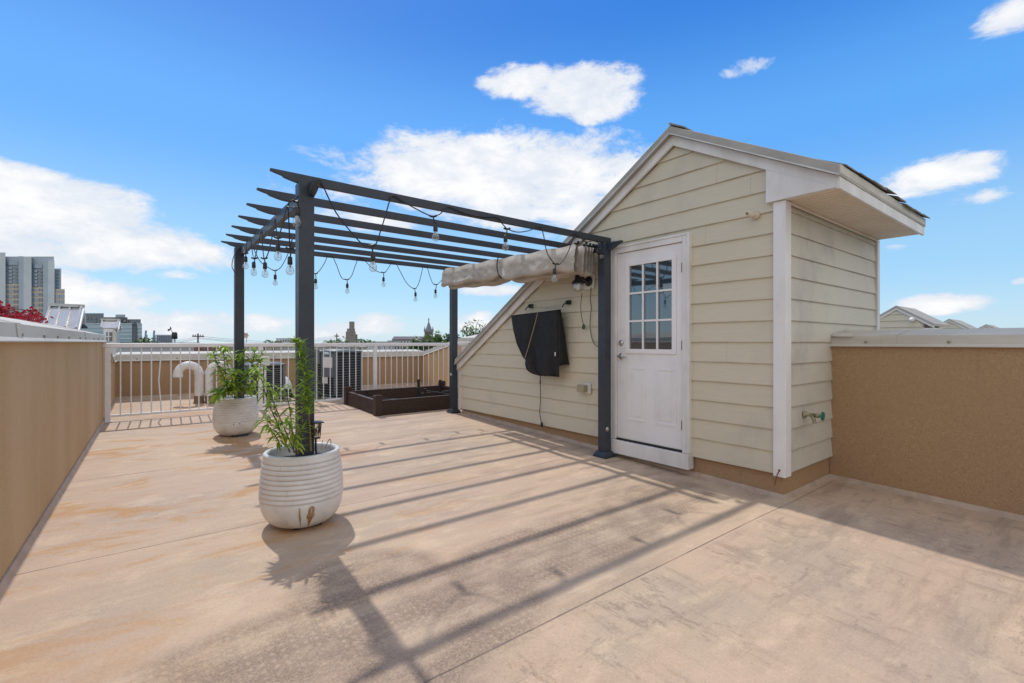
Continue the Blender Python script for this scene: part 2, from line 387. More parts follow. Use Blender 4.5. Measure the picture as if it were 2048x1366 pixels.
# ------------------------------------------------------------------ parapet walls
def parapet(label, pts, tops, inward, mat, capw=.45, rise=.12, th=.11, thick=.22, screws=True, seams=()):
    """pts: plan polyline of the inner face; tops: z of the stucco top at each point; inward: unit vector into the deck"""
    root = thing('parapet_wall', (pts[0][0], pts[0][1], fz(pts[0][1])), label, 'parapet wall')
    w = MB(); c = MB(); f = MB(); sc = MB(); cl = MB()
    inn = Vector((*inward, 0))
    for i in range(len(pts)-1):
        a, b_ = Vector((*pts[i], 0)), Vector((*pts[i+1], 0)); za, zb = tops[i], tops[i+1]
        fa, fb = fz(a.y), fz(b_.y); o = -inn*thick
        w.hexa([a+UP*(fa-.3), b_+UP*(fb-.3), b_+o+UP*(fb-.3), a+o+UP*(fa-.3), a+UP*(za+.03), b_+UP*(zb+.03), b_+o+UP*(zb+.03), a+o+UP*(za+.03)])
        # coping: folded sheet with a drip face and a sloped top
        i1 = inn*.022; o1 = -inn*capw
        c.add([a+i1+UP*za, b_+i1+UP*zb, b_+i1*.6+UP*(zb+th), a+i1*.6+UP*(za+th), b_+o1+UP*(zb+th+rise), a+o1+UP*(za+th+rise), b_+o1+UP*(zb-.05), a+o1+UP*(za-.05),
               a+i1*.15+UP*(za-.012), b_+i1*.15+UP*(zb-.012)],
              [(0, 1, 2, 3), (3, 2, 4, 5), (5, 4, 6, 7), (8, 9, 1, 0), (8, 7, 6, 9), (0, 3, 5, 7, 8), (1, 9, 6, 4, 2)])
        i2 = inn*.038
        c.hexa([a+i1*1.02+UP*(za-.006), b_+i1*1.02+UP*(zb-.006), b_+i2+UP*(zb-.010), a+i2+UP*(za-.010), a+i1*1.02+UP*(za+.016), b_+i1*1.02+UP*(zb+.016), b_+i2+UP*(zb-.004), a+i2+UP*(za-.004)])
        h = .040
        f.hexa([a+UP*(fa-.02), b_+UP*(fb-.02), b_+inn*.032+UP*(fb-.02), a+inn*.032+UP*(fa-.02), a+UP*(fa+h), b_+UP*(fb+h), b_+inn*.012+UP*(fb+h), a+inn*.012+UP*(fa+h)])
        n = max(1, int((b_-a).length/.55))
        if screws:
            for k in range(n):
                t = (k+.5+random.uniform(-.15, .15))/n; p = a.lerp(b_, t)+inn*.024+UP*(za+(zb-za)*t+.03)
                q = Matrix.Translation(p) @ inn.to_track_quat('Z', 'X').to_matrix().to_4x4()
                sc.lathe([(0.0, .005), (.007, .004), (.012, 0), (.012, -.004)][::-1], (0, 0, 0), 8, q)
    w.build('stucco', mat, root)
    c.build('coping', CAP, root)
    f.build('base_flashing', FLASH, root, .003)
    if screws: o = sc.build('coping_screws', BRASS, root)
    for t in seams:     # overlapping cover strip at a joint of the coping
        a, b_ = Vector((*pts[0], 0)), Vector((*pts[1], 0)); p = a.lerp(b_, t); d = (b_-a).normalized(); za = tops[0]+(tops[1]-tops[0])*t
        k = MB(); i1 = inn*.027; o1 = -inn*(capw+.002)
        k.add([p+i1+UP*(za-.002), p+d*.10+i1+UP*(za-.002), p+d*.10+i1*.6+UP*(za+th+.005), p+i1*.6+UP*(za+th+.005), p+d*.10+o1+UP*(za+th+rise+.005), p+o1+UP*(za+th+rise+.005)],
              [(0, 1, 2, 3), (3, 2, 4, 5)])
        m = k.build('joint_cover', CAP, root); md = m.modifiers.new('Solidify', 'SOLIDIFY'); md.thickness = .003
    return root
LW = [(-.80, -5.6), (-.425, 8.55), (-.395, 10.3), (-.39, 11.07)]
parapet('long sunlit tan stucco parapet on the left side of the deck', LW, [.012, .012, -.33, -.33], (.9997, -.026), STUCCO_L, .48, .12, .09, seams=(.655, .855))
BW = [(-.39, 11.09), (5.52, 10.66)]
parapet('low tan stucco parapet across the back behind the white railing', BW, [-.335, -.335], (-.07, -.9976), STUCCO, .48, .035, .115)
RB = [(5.5, 6.75), (5.5, 8.85), (5.5, 9.2), (5.5, 10.64)]
parapet('tan stucco parapet with a stepped down top, behind the slope of the siding shed', RB, [0, 0, -.06, -.335], (-1, 0), STUCCO_L, .42, .08, .095)
RN = [(5.105, 1.661), (5.105, -5.6)]
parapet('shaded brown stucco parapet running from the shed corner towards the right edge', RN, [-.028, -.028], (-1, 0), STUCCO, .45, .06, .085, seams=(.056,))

rp = [o for o in C.objects if o.get('label', '').startswith('shaded brown stucco')][0]
k = MB(); k.obox((5.06, 1.628, .052), (.30, 0, .062), (0, -.05, .006), (0, 0, .004)); k.obox((5.06, 1.628, .054), (.06, 0, .030), (0, -.16, -.004), (0, 0, .004)); k.build('end_flashing', CAP, rp)
# ------------------------------------------------------------------ siding shed (stair bulkhead)
PK = (2.63, 1.903); SR = .56; SLF = .595          # gable peak (Y, z) and the two roof pitches
def roof_z(Y): return PK[1]-(PK[0]-Y)*SR if Y < PK[0] else PK[1]-(Y-PK[0])*SLF
def yR(z): return PK[0]-(PK[1]-z)/SR
def yL(z): return PK[0]+(PK[1]-z)/SLF
EXPO = .1785; ZB = -1.07
shed = thing('stair_shed', (4.1, 4.0, -1.2), 'cream lap sided rooftop stair shed with a white half glazed door', 'shed')
XF = 4.072                                         # face of the front sheathing
fw_ = MB(); fw_.prism([(XF+.002, 1.652, -1.06), (XF+.002, 6.56, -1.06), (XF+.002, 6.56, roof_z(6.56)), (XF+.002, PK[0], PK[1]), (XF+.002, 1.652, roof_z(1.652))], (2.4, 0, 0))
fw_.build('sheathing', SIDING, shed)
sd = MB()
for k in range(18):
    z0 = ZB+k*EXPO; z1 = min(z0+EXPO+.006, PK[1])
    if z0 >= PK[1]: break
    def ext(z): return max(1.70, yR(z)), min(6.54, yL(z))
    zs = [z0]
    for zc in (roof_z(1.70), roof_z(6.54)):
        if z0 < zc < z1: zs.append(zc)
    zs.append(z1)
    for q in range(len(zs)-1):
        za, zb = zs[q], zs[q+1]; (a0, a1), (b0, b1) = ext(za), ext(zb)
        xa = XF-.016+.014*(za-z0)/EXPO; xb = XF-.016+.014*(zb-z0)/EXPO
        sd.add([(xa, a0, za), (xa, a1, za), (xb, b1, zb), (xb, b0, zb)], [(0, 3, 2, 1)])
        if q == 0: sd.add([(xa, a0, za), (xa, a1, za), (XF, a1, za), (XF, a0, za)], [(0, 1, 2, 3)])
sd.build('siding', SIDING, shed)
ss = MB(); YS = 1.652
for k in range(13):
    z0 = ZB+k*EXPO; z1 = min(z0+EXPO+.006, 1.135); x1 = 6.45
    ss.add([(4.10, YS-.016, z0), (x1, YS-.016, z0), (x1, YS-.002, z1), (4.10, YS-.002, z1)], [(0, 1, 2, 3)])
    ss.add([(4.10, YS-.016, z0), (x1, YS-.016, z0), (x1, YS, z0), (4.10, YS, z0)], [(0, 3, 2, 1)])
o = ss.build('siding', SIDING_S, shed); o['label'] = 'mildewed grey cream siding on the short side of the shed'
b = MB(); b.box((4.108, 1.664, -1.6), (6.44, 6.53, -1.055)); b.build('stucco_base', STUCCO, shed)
f = MB(); YA, YB = 1.664, 6.55
for (p, q, nrm) in (((4.108, YA), (4.108, YB), (-1, 0)), ((4.108, YA), (5.10, YA), (0, -1))):
    a, b_ = Vector((*p, 0)), Vector((*q, 0)); n3 = Vector((*nrm, 0)); h = .04; e = Vector((0, -.030, 0)) if nrm[0] else Vector((-.030, 0, 0))
    a = a+e*.98 if nrm[0] else a
    f.hexa([a+UP*(fz(a.y)-.03), b_+UP*(fz(b_.y)-.03), b_+n3*.030+UP*(fz(b_.y)-.03), a+n3*.030+UP*(fz(a.y)-.03), a+UP*(fz(a.y)+h), b_+UP*(fz(b_.y)+h), b_+n3*.012+UP*(fz(b_.y)+h), a+n3*.012+UP*(fz(a.y)+h)])
f.build('base_flashing', FLASH, shed, .003)
cb = MB(); cb.prism([(4.036, 1.618, -1.085), (4.036, 1.713, -1.085), (4.09, 1.713, -1.085), (4.09, 1.655, -1.085), (4.145, 1.655, -1.085), (4.145, 1.618, -1.085)], (0, 0, 2.222))
cb.build('corner_board', WHITE, shed, .003)
cb = MB(); cb.box((6.42, 1.622, -1.0), (6.50, 1.70, 1.137)); cb.build('corner_board', WHITE, shed, .003)
cb = MB(); cb.box((4.045, 6.535, -1.10), (4.12, 6.60, roof_z(6.6))); cb.build('corner_board', WHITE, shed, .003)
# roof: white rake boards, metal edge, shingles, fascia, soffit
YE = 1.262; YF = 6.66; X0 = 3.975; X1 = 6.515
rk = MB()
for (ya, yb) in ((PK[0], YE), (PK[0], YF)):
    za, zb = roof_z(ya), roof_z(yb)
    rk.hexa([(4.018, ya, za-.004), (4.05, ya, za-.004), (4.05, yb, zb-.004), (4.018, yb, zb-.004), (4.018, ya, za+.092), (4.05, ya, za+.092), (4.05, yb, zb+.092), (4.018, yb, zb+.092)])
rk.build('rake_board', WHITE, shed, .003)
pc = MB(); pc.prism([(4.012, YE+.004, 1.140), (4.012, 1.760, 1.140), (4.012, 1.760, roof_z(1.76)-.006), (4.012, YE+.004, roof_z(YE)-.006+.012)], (.05, 0, 0))
pc.build('eave_return', WHITE, shed, .003)
rf = MB()
for (ya, yb) in ((PK[0], YE-.028), (PK[0], YF+.03)):
    za, zb = roof_z(ya), roof_z(yb); t0, t1 = .093, .172
    rf.hexa([(X0, ya, za+t0), (X1, ya, za+t0), (X1, yb, zb+t0), (X0, yb, zb+t0), (X0, ya, za+t1), (X1, ya, za+t1), (X1, yb, zb+t1), (X0, yb, zb+t1)])
roof = rf.build('roof', ROOFM, shed, .004)
rl = MB()                                         # thin hemmed lip along the rake
for (ya, yb) in ((PK[0], YE-.03), (PK[0], YF+.03)):
    rl.bar((X0-.006, ya, roof_z(ya)+.096), (X0-.006, yb, roof_z(yb)+.096), .012, .010)
rl.build('drip_edge', GAL, roof)
sh = MB()                                         # ragged shingle tabs along the low eave and up the near slope
for row in range(7):
    y0 = YE-.05+row*.20; x = X0+(.03 if row == 0 else .45)+random.uniform(0, .1)
    while x < X1:
        w = random.uniform(.22, .36); x2 = min(x+w, X1+.008); j = random.uniform(-.018, .012); lift = random.uniform(.004, .03) if row else random.uniform(.0, .04)
        ya, yb = y0+j, min(y0+.24, PK[0]+.02); za, zb = roof_z(ya)+.176+lift, roof_z(yb)+.178
        sh.hexa([(x, ya, za), (x2, ya, za+random.uniform(-.006, .01)), (x2, yb, zb), (x, yb, zb), (x, ya, za+.010), (x2, ya, za+.012), (x2, yb, zb+.008), (x, yb, zb+.008)])
        x = x2+.004
sh.build('shingles', SHING, roof)
rc = MB(); rc.hexa([(X0-.01, PK[0]-.16, roof_z(PK[0]-.16)+.182), (X1, PK[0]-.16, roof_z(PK[0]-.16)+.182), (X1, PK[0], PK[1]+.182), (X0-.01, PK[0], PK[1]+.182), (X0-.01, PK[0]-.16, roof_z(PK[0]-.16)+.196), (X1, PK[0]-.16, roof_z(PK[0]-.16)+.196), (X1, PK[0], PK[1]+.200), (X0-.01, PK[0], PK[1]+.200)])
rc.hexa([(X0+.03, PK[0], PK[1]+.182), (X1, PK[0], PK[1]+.182), (X1, PK[0]+.16, roof_z(PK[0]+.16)+.182), (X0+.03, PK[0]+.16, roof_z(PK[0]+.16)+.182), (X0+.03, PK[0], PK[1]+.200), (X1, PK[0], PK[1]+.200), (X1, PK[0]+.16, roof_z(PK[0]+.16)+.194), (X0+.03, PK[0]+.16, roof_z(PK[0]+.16)+.194)])
rc.build('ridge_cap', SHING, roof)
fa = MB(); fa.box((4.014, YE-.022, 1.128), (X1-.02, YE, 1.232)); fa.build('fascia', WHITE, shed, .003)
gb = MB(); gb.box((4.0, YE-.030, 1.234), (X1, YE-.008, 1.30)); gb.build('drip_edge', CAP, shed, .003)
so = MB(); n = 34
for k in range(n):
    x0 = 4.064+(X1-.03-4.064)*k/n; x1 = 4.064+(X1-.03-4.064)*(k+1)/n
    so.box((x0, YE+.002, 1.142), (x1-.014, YS-.004, 1.158)); so.box((x1-.014, YE+.002, 1.147), (x1, YS-.004, 1.16))
so.build('soffit', SOFFIT, shed)
fm = MB(); fm.box((4.15, YS-.034, 1.118), (6.42, YS-.017, 1.1405)); fm.build('frieze_moulding', SOFFIT, shed, .004)
# ---- door
DL, DR, DT, DB = 3.395, 2.452, 1.030, -1.19
XD = 4.022
cs = MB()
cs.box((XD, DL-.075, DB+.145), (4.07, DL, DT)); cs.box((XD, DR, DB+.145), (4.07, DR+.075, DT)); cs.box((XD, DR+.0752, DT-.075), (4.07, DL-.0752, DT))
cs.box((XD-.010, DL-.020, DB+.145), (XD-.001, DL, DT)); cs.box((XD-.010, DR, DB+.145), (XD-.001, DR+.020, DT)); cs.box((XD-.010, DR+.021, DT-.02), (XD-.001, DL-.021, DT))
cs.build('door_casing', WHITE, shed, .004)
sl_ = MB(); sl_.box((XD-.028, DR-.006, DB), (4.09, DL+.006, DB+.142)); sl_.build('door_sill', WHITE, shed, .004)
th_ = MB(); th_.box((XD+.004, DR+.076, DB+.1425), (4.068, DL-.076, DB+.160)); th_.build('threshold', BLACK, shed)
SY0, SY1, SZ0, SZ1 = DR+.080, DL-.080, DB+.163, DT-.080     # slab
XS = 4.042
GY0, GY1, GZ0, GZ1 = 2.640, 3.150, -.070, .800             # glazed opening
dr = MB()
dr.box((XS, SY0, SZ0), (4.066, SY1, GZ0)); dr.box((XS, SY0, GZ1), (4.066, SY1, SZ1))
dr.box((XS, SY0, GZ0), (4.066, GY0, GZ1)); dr.box((XS, GY1, GZ0), (4.066, SY1, GZ1))
for (y0, y1) in ((2.60, 2.825), (2.955, 3.18)):             # two raised panels, each a stepped frame
    z0, z1 = -.82, -.26
    for (i0, pr) in ((0, .006),):
        dr.box((XS-pr, y0, z0), (XS-.0005, y1, z0+.022)); dr.box((XS-pr, y0, z1-.022), (XS-.0005, y1, z1))
        dr.box((XS-pr, y0, z0+.022), (XS-.0005, y0+.022, z1-.022)); dr.box((XS-pr, y1-.022, z0+.022), (XS-.0005, y1, z1-.022))
    dr.box((XS-.005, y0+.05, z0+.05), (XS-.0005, y1-.05, z1-.05))
door = dr.build('door', DOORW, shed, .0035)
wf = MB(); e = .045
wf.box((XS-.016, GY0-e, GZ0-e), (XS-.001, GY1+e, GZ0)); wf.box((XS-.016, GY0-e, GZ1), (XS-.001, GY1+e, GZ1+e))
wf.box((XS-.016, GY0-e, GZ0), (XS-.001, GY0, GZ1)); wf.box((XS-.016, GY1, GZ0), (XS-.001, GY1+e, GZ1))
for k in (1, 2):
    y = GY0+(GY1-GY0)*k/3; wf.box((XS-.010, y-.010, GZ0), (XS+.004, y+.010, GZ1))
    z = GZ0+(GZ1-GZ0)*k/3; wf.box((XS-.012, GY0, z-.010), (XS-.0102, GY1, z+.010))
wf.build('window_frame', DOORW, door, .003)
gp = MB(); gp.box((XS+.006, GY0-.002, GZ0-.002), (XS+.012, GY1+.002, GZ1+.002)); gp.build('window_glass', PANE, door)
rotX = Matrix.Rotation(R(-90), 4, 'Y')                      # lathe axis z -> -X
h = MB(); hy, hz = 3.262, -.150
h.lathe([(.0, .012), (.030, .010), (.034, 0)][::-1], (XS, hy, hz), 20, rotX); h.lathe([(.012, .05), (.013, .0)][::-1], (XS, hy, hz), 12, rotX)
h.tube([(XS-.045, hy, hz), (XS-.052, hy-.02, hz), (XS-.054, hy-.055, hz-.004), (XS-.050, hy-.105, hz-.010)], .0105, 10, True, .007)
h.build('lever_handle', STEEL, door)
h = MB(); h.lathe([(.012, .022), (.014, .014), (.028, .012), (.032, 0)][::-1], (XS, hy, -.008), 20, rotX); h.box((XS-.034, hy-.004, -.022), (XS-.0225, hy+.004, .006)); h.build('deadbolt', STEEL, door)
for z in (.71, -.03, -.79):
    k = MB(); k.tube([(XS-.008, SY0-.002, z-.045), (XS-.008, SY0-.002, z+.045)], .007, 8); k.box((XS-.004, SY0, z-.045), (XS-.0008, SY0+.012, z+.045)); k.build('hinge', RUSTM, door)
# ---- rusty nail left in the corner board
n_ = MB(); n_.tube([(4.034, 1.665, -1.035), (4.018, 1.672, -1.06), (4.008, 1.69, -1.15)], .004, 6); n_.lathe([(.010, 0), (.010, -.004)][::-1], (4.034, 1.665, -1.032), 8, rotX)
tag(n_.build('bent_nail', RUSTM), 'rusty bent nail hanging from the foot of the white corner board', 'nail')

# ------------------------------------------------------------------ things on the shed wall
XW = 4.055
p = onX(1512, 430, XW)
d = Vector((-.95, .12, -.06)).normalized(); k = MB()
rot = d.to_track_quat('Z', 'X').to_matrix().to_4x4(); 
k.lathe([(.021, 0), (.021, .13), (.016, .13), (.016, .02), (0, .02)], p, 20, rot); k.lathe([(.034, -.01), (.034, .022), (.022, .03)], p, 20, rot)
tag(k.build('pipe_stub', PVCY), 'short open white plastic pipe sticking out of the siding above the door', 'pipe')
# hose tap
p = Vector((4.45, YS-.016, -.615))
tap = thing('hose_tap', p, 'brass garden tap with a green wheel handle on the short side of the shed', 'tap')
k = MB(); k.lathe([(.03, 0), (.03, .012), (.016, .016), (.016, .09), (.019, .09), (.019, .11), (.010, .112), (.010, .135)], p, 16, Matrix.Rotation(R(90), 4, 'X'))
k.tube(catmull([p+Vector((0, -.055, 0)), p+Vector((-.01, -.075, -.03)), p+Vector((-.012, -.085, -.065))], 4), .014, 10); k.build('body', BRASS, tap)
k = MB(); q = p+Vector((0, -.14, 0)); ring = [q+Vector((math.cos(a)*.030, 0, math.sin(a)*.030)) for a in [2*math.pi*i/20 for i in range(21)]]
k.tube(ring, .0075, 8, False)
for i in range(5): a = 2*math.pi*i/5; k.tube([q, q+Vector((math.cos(a)*.03, 0, math.sin(a)*.03))], .006, 6)
k.lathe([(.011, -.008), (.011, .008)], q, 10, Matrix.Rotation(R(90), 4, 'X')); k.build('wheel', VALVE, tap)
# outlet box
p = onX(1172, 776, XW); ob = thing('outlet_box', p, 'outdoor socket with a yellowed cover, low on the siding left of the door', 'socket')
k = MB(); k.box((XW-.020, p.y-.085, p.z-.060), (XW, p.y+.045, p.z+.060)); k.build('back_plate', PVC, ob, .005)
k = MB(); k.box((XW-.085, p.y-.045, p.z-.045), (XW-.0205, p.y+.075, p.z+.040)); k.build('rain_cover', PLASTIC_T, ob, .012)
# wall lamp
p = onX(1180, 563, XW)
lamp = thing('wall_lamp', p, 'black barn style wall lamp with a clear glass jar left of the door', 'wall lamp')
k = MB(); k.box((XW-.022, p.y-.075, p.z-.088), (XW, p.y+.075, p.z+.082)); k.build('mount_block', PVC, lamp, .006)
k = MB(); k.lathe([(.058, 0), (.056, .012), (.045, .022), (.015, .028)], (XW-.022, p.y, p.z), 24, rotX); k.build('back_plate', BLACK, lamp)
k = MB(); lx = XW-.19; k.tube(catmull([(XW-.04, p.y, p.z), (XW-.09, p.y, p.z+.015), (XW-.14, p.y, p.z+.05), (lx, p.y, p.z+.065), (lx-.005, p.y, p.z+.03)], 5), .013, 10); k.build('arm', BLACK, lamp)
k = MB(); k.lathe([(.085, -.040), (.080, -.030), (.055, .0), (.040, .018), (.036, .055), (.0, .062)], (lx, p.y, p.z), 28); 
k.tube([(lx-.022, p.y, p.z+.05), (lx-.022, p.y, p.z+.105), (lx, p.y, p.z+.125), (lx+.022, p.y, p.z+.105), (lx+.022, p.y, p.z+.05)], .007, 8); k.build('lamp_shade', BLACK, lamp)
k = MB(); k.lathe([(.050, -.034), (.052, -.09), (.046, -.12), (.02, -.13), (.0, -.131)], (lx, p.y, p.z), 24); k.build('glass_jar', GLASS, lamp)
k = MB(); k.lathe([(.014, -.03), (.016, -.05), (.028, -.075), (.026, -.1), (.0, -.115)], (lx, p.y, p.z), 16); k.build('bulb', PVC, lamp)
# green cords
k = MB(); a = onX(1164, 586, XW-.16); e_ = onX(1167, 650, XW-.03)
k.tube(catmull([a, onX(1161.5, 612, XW-.09), onX(1163, 632, XW-.05), e_], 6), .0042, 6)
cord = tag(k.build('green_cord', GREENC), 'short green cord with a plug hanging below the glass jar of the wall lamp', 'cord')
k = MB(); k.lathe([(.006, .03), (.015, .02), (.018, -.02), (.012, -.03)][::-1], e_-UP*.02, 10); k.build('plug', GREENC, cord)
k = MB(); k.tube(catmull([onX(1182, 575, XW-.03), onX(1181, 600, XW-.03), onX(1182.5, 616, XW-.02), onX(1180, 650, XW-.018), onX(1185, 680, XW-.018), onX(1192, 691, XW-.03), onX(1199, 693, XW-.06)], 6), .0045, 6)
tag(k.build('green_cord', GREENC), 'long green cord from the wall lamp plate curving behind the pergola post', 'cord')
# two hooks with a cord between them
hooks = []
for (px, py, lab) in ((1063, 612, 'black wall hook over the left half of the covered television'), (1138, 605, 'black wall hook between the covered television and the wall lamp')):
    p = onX(px, py, XW); k = MB(); k.box((XW-.03, p.y-.035, p.z-.025), (XW, p.y+.03, p.z+.025))
    k.box((XW-.05, p.y-.012, p.z-.018), (XW-.0302, p.y+.016, p.z+.014)); k.tube([(XW-.045, p.y+.02, p.z-.01), (XW-.05, p.y+.055, p.z-.035), (XW-.05, p.y+.06, p.z-.055)], .008, 8)
    tag(k.build('wall_hook', BLACK, bev=.004), lab, 'hook'); hooks.append(p)
k = MB(); a, b_ = hooks; k.tube([a.lerp(b_, t)+Vector((-.03, 0, -.04*math.sin(math.pi*t))) for t in [i/12 for i in range(13)]], .0018, 5)
tag(k.build('thin_line', STEEL), 'thin slack line between the two black wall hooks', 'line')
# covered television
XT = 3.90
tv = thing('covered_television', (XT, 4.55, -.4), 'wall mounted television hidden under a draped black cloth cover', 'television')
prof = [(0, 1022.6, 631), (.03, 1023.5, 636), (.2, 1027, 660), (.45, 1034, 688), (.58, 1041, 703), (.66, 1047, 716), (.72, 1052, 719), (.78, 1050.5, 727), (.88, 1053, 738), (.95, 1062, 747), (1., 1080, 751)]
cv = MB(); rows = []
nv, nu = 26, 22
for j in range(nv+1):
    v = j/nv
    for q in range(len(prof)-1):
        if prof[q][0] <= v <= prof[q+1][0]+1e-9:
            w_ = (v-prof[q][0])/(prof[q+1][0]-prof[q][0]); xl = prof[q][1]+(prof[q+1][1]-prof[q][1])*w_; yl = prof[q][2]+(prof[q+1][2]-prof[q][2])*w_; break
    xr = 1114+5*v; yr = 620+134*v; row = []
    for i in range(nu+1):
        u = i/nu; x = xl+(xr-xl)*u; y = yl+(yr-yl)*u
        fold = .022*math.sin(u*8+v*4)*v+.030*math.exp(-((u-.06-.12*v)/.07)**2)*v+.014*math.sin(u*23+v*6)*v*(1.1-u)+.018*nz.noise((u*6, v*3, 2))*v+.012*math.exp(-((u-.45+.5*v)/.05)**2)
        row.append(onX(x, y, XT-.01-fold))
    rows.append(row)
cv.add([p for r_ in rows for p in r_], [(j*(nu+1)+i, j*(nu+1)+i+1, (j+1)*(nu+1)+i+1, (j+1)*(nu+1)+i) for j in range(nv) for i in range(nu)], True)
o_ = []                                                   # the flap over the side nearest the door, and the turned top
for j in range(15):
    v = j/14; fr = onX(1114+4.2*v, 620+112*v, XT-.01); z = fr.z
    for i in range(5):
        u = i/4; o_.append(Vector((XT-.01+(.055+.095*v)*u+.008*math.sin(u*7+v*5)*v, fr.y-.012*math.sin(u*3.1)-.02*v*u, z+(.012*v if i else 0))))
cv.add(o_, [(j*5+i, j*5+i+1, (j+1)*5+i+1, (j+1)*5+i) for j in range(14) for i in range(4)], True)
tl, tr_ = rows[0][0], rows[0][-1]; bk = Vector((.075, 0, .012))
cv.add([p for p in rows[0]]+[p+bk for p in rows[0]], [(i, i+1, nu+2+i, nu+1+i) for i in range(nu)], True)
cvo = cv.build('cloth_cover', BLACKC, tv); md = cvo.modifiers.new('Solidify', 'SOLIDIFY'); md.thickness = .006
k = MB(); k.box((XT+.004, tr_.y+.02, .08), (XT+.05, tl.y-.14, .30)); k.box((XT+.004, tr_.y+.02, -.22), (XT+.05, tr_.y+.50, .079)); k.build('screen_body', BLACK, tv, .006)
k = MB(); k.box((XT+.051, 4.45, -.1), (XW, 4.65, .2)); k.build('wall_bracket', BLACK, tv)
k = MB(); k.tube(catmull([onX(1076, 623, XT-.045), onX(1068, 655, XT-.045), onX(1058, 690, XT-.05), onX(1050, 716, XT-.05)], 5), .0045, 6); k.build('tie_rope', ROPE, tv)
k = MB(); q = onX(1111.5, 712, XT-.022); k.obox(q, (-.002, 0, 0), (0, .018, 0), (0, 0, .045)); k.build('care_tag', PVC, tv)
k = MB(); k.tube(catmull([onX(1081, 748, XW-.05), onX(1080.5, 768, XW-.04), onX(1081, 800, XW-.03), onX(1079.5, 825, XW-.03), onX(1083, 846, XW-.035)], 6), .005, 6)
k.lathe([(.008, .03), (.016, .015), (.017, -.02), (.010, -.03)][::-1], onX(1083.5, 849, XW-.035), 10); k.lathe([(.009, .02), (.009, -.02)][::-1], onX(1080.3, 764, XW-.04), 10)
k.build('power_cord', BLACK, tv)

# ------------------------------------------------------------------ pergola
def pz(Y, dz=0): return 1.135+SL*(Y-3.4)+dz               # top of the rafters follows the fall of the deck
FL, BL, FR, BR = (.87, 3.40), (.935, 6.64), (3.93, 3.40), (3.99, 6.64)
perg = thing('pergola', (2.4, 5.0, fz(5.0)), 'dark grey metal pergola with seven open rafters against the shed', 'pergola')
for (x, y), pot_ in ((FL, 1), (BL, 1), (FR, 0), (BR, 0)):
    k = MB(); k.box((x-.05, y-.05, fz(y)+.01), (x+.05, y+.05, pz(y)-.062)); po = k.build('post', PERG, perg, .006)
    k = MB(); z = fz(y); a_, c_ = .088, .062
    k.hexa([(x-a_, y-a_, z), (x+a_, y-a_, z), (x+a_, y+a_, z), (x-a_, y+a_, z), (x-a_, y-a_, z+.018), (x+a_, y-a_, z+.018), (x+a_, y+a_, z+.018), (x-a_, y+a_, z+.018)])
    k.hexa([(x-a_+.004, y-a_+.004, z+.0185), (x+a_-.004, y-a_+.004, z+.0185), (x+a_-.004, y+a_-.004, z+.0185), (x-a_+.004, y+a_-.004, z+.0185), (x-c_, y-c_, z+.06), (x+c_, y-c_, z+.06), (x+c_, y+c_, z+.06), (x-c_, y+c_, z+.06)])
    k.build('post_base', PERG, po, .004)
    if not pot_:
        k = MB(); zz = z+.30 if y < 5 else z+.62; q = Vector((x-.01, y-.05, zz)) if y < 5 else Vector((x-.05, y, zz))
        k.lathe([(.026, 0), (.022, .006), (.010, .008), (.008, .012), (0, .013)], q, 14, Matrix.Rotation(R(90), 4, 'X') if y < 5 else rotX)
        k.build('bolt_cover', STEEL, po)
def scallop(o, ax, L_, h, w, ay, both=False):      # rafter: long bar with an ogee cut at both ends; o = bottom-left start, ax unit along, ay unit thickness
    ax, ay = Vector(ax), Vector(ay); e = .20
    lo = [(0, h), (0, h*.80), (.03, h*.66), (.07, h*.52), (.085, h*.34), (.13, h*.16), (.17, .03*h), (e, 0)]
    pl = lo+([(L_-a, b) for a, b in reversed(lo)] if both else [(L_, 0), (L_, h)])
    return [Vector(o)+ax*a+UP*b for a, b in pl], ay*w
RH, RWD = .062, .032
for k_ in range(7):
    t = k_/6; y = 3.40+3.24*t; xl = .655+.09*t; xr = 4.03
    if k_ == 0: xr = 4.02
    poly, vec = scallop((xl, y-RWD/2, pz(y)-RH), (1, 0, 0), xr-xl, RH, RWD, (0, 1, 0))
    k = MB(); k.prism(poly, vec); k.build('rafter', PERG, perg, .002)
for (xa, xb) in ((.895, .96), (3.94, 4.00)):
    y0, y1 = 3.17, 6.86
    d = Vector((xb-xa, 3.24, SL*3.24)).normalized(); o_ = Vector((xa-.02, y0, pz(y0)-.062-.088))
    poly, vec = scallop(o_, d, (y1-y0), .085, .040, (1, 0, 0), True)
    k = MB(); k.prism(poly, vec); k.build('beam', PERG, perg, .002)
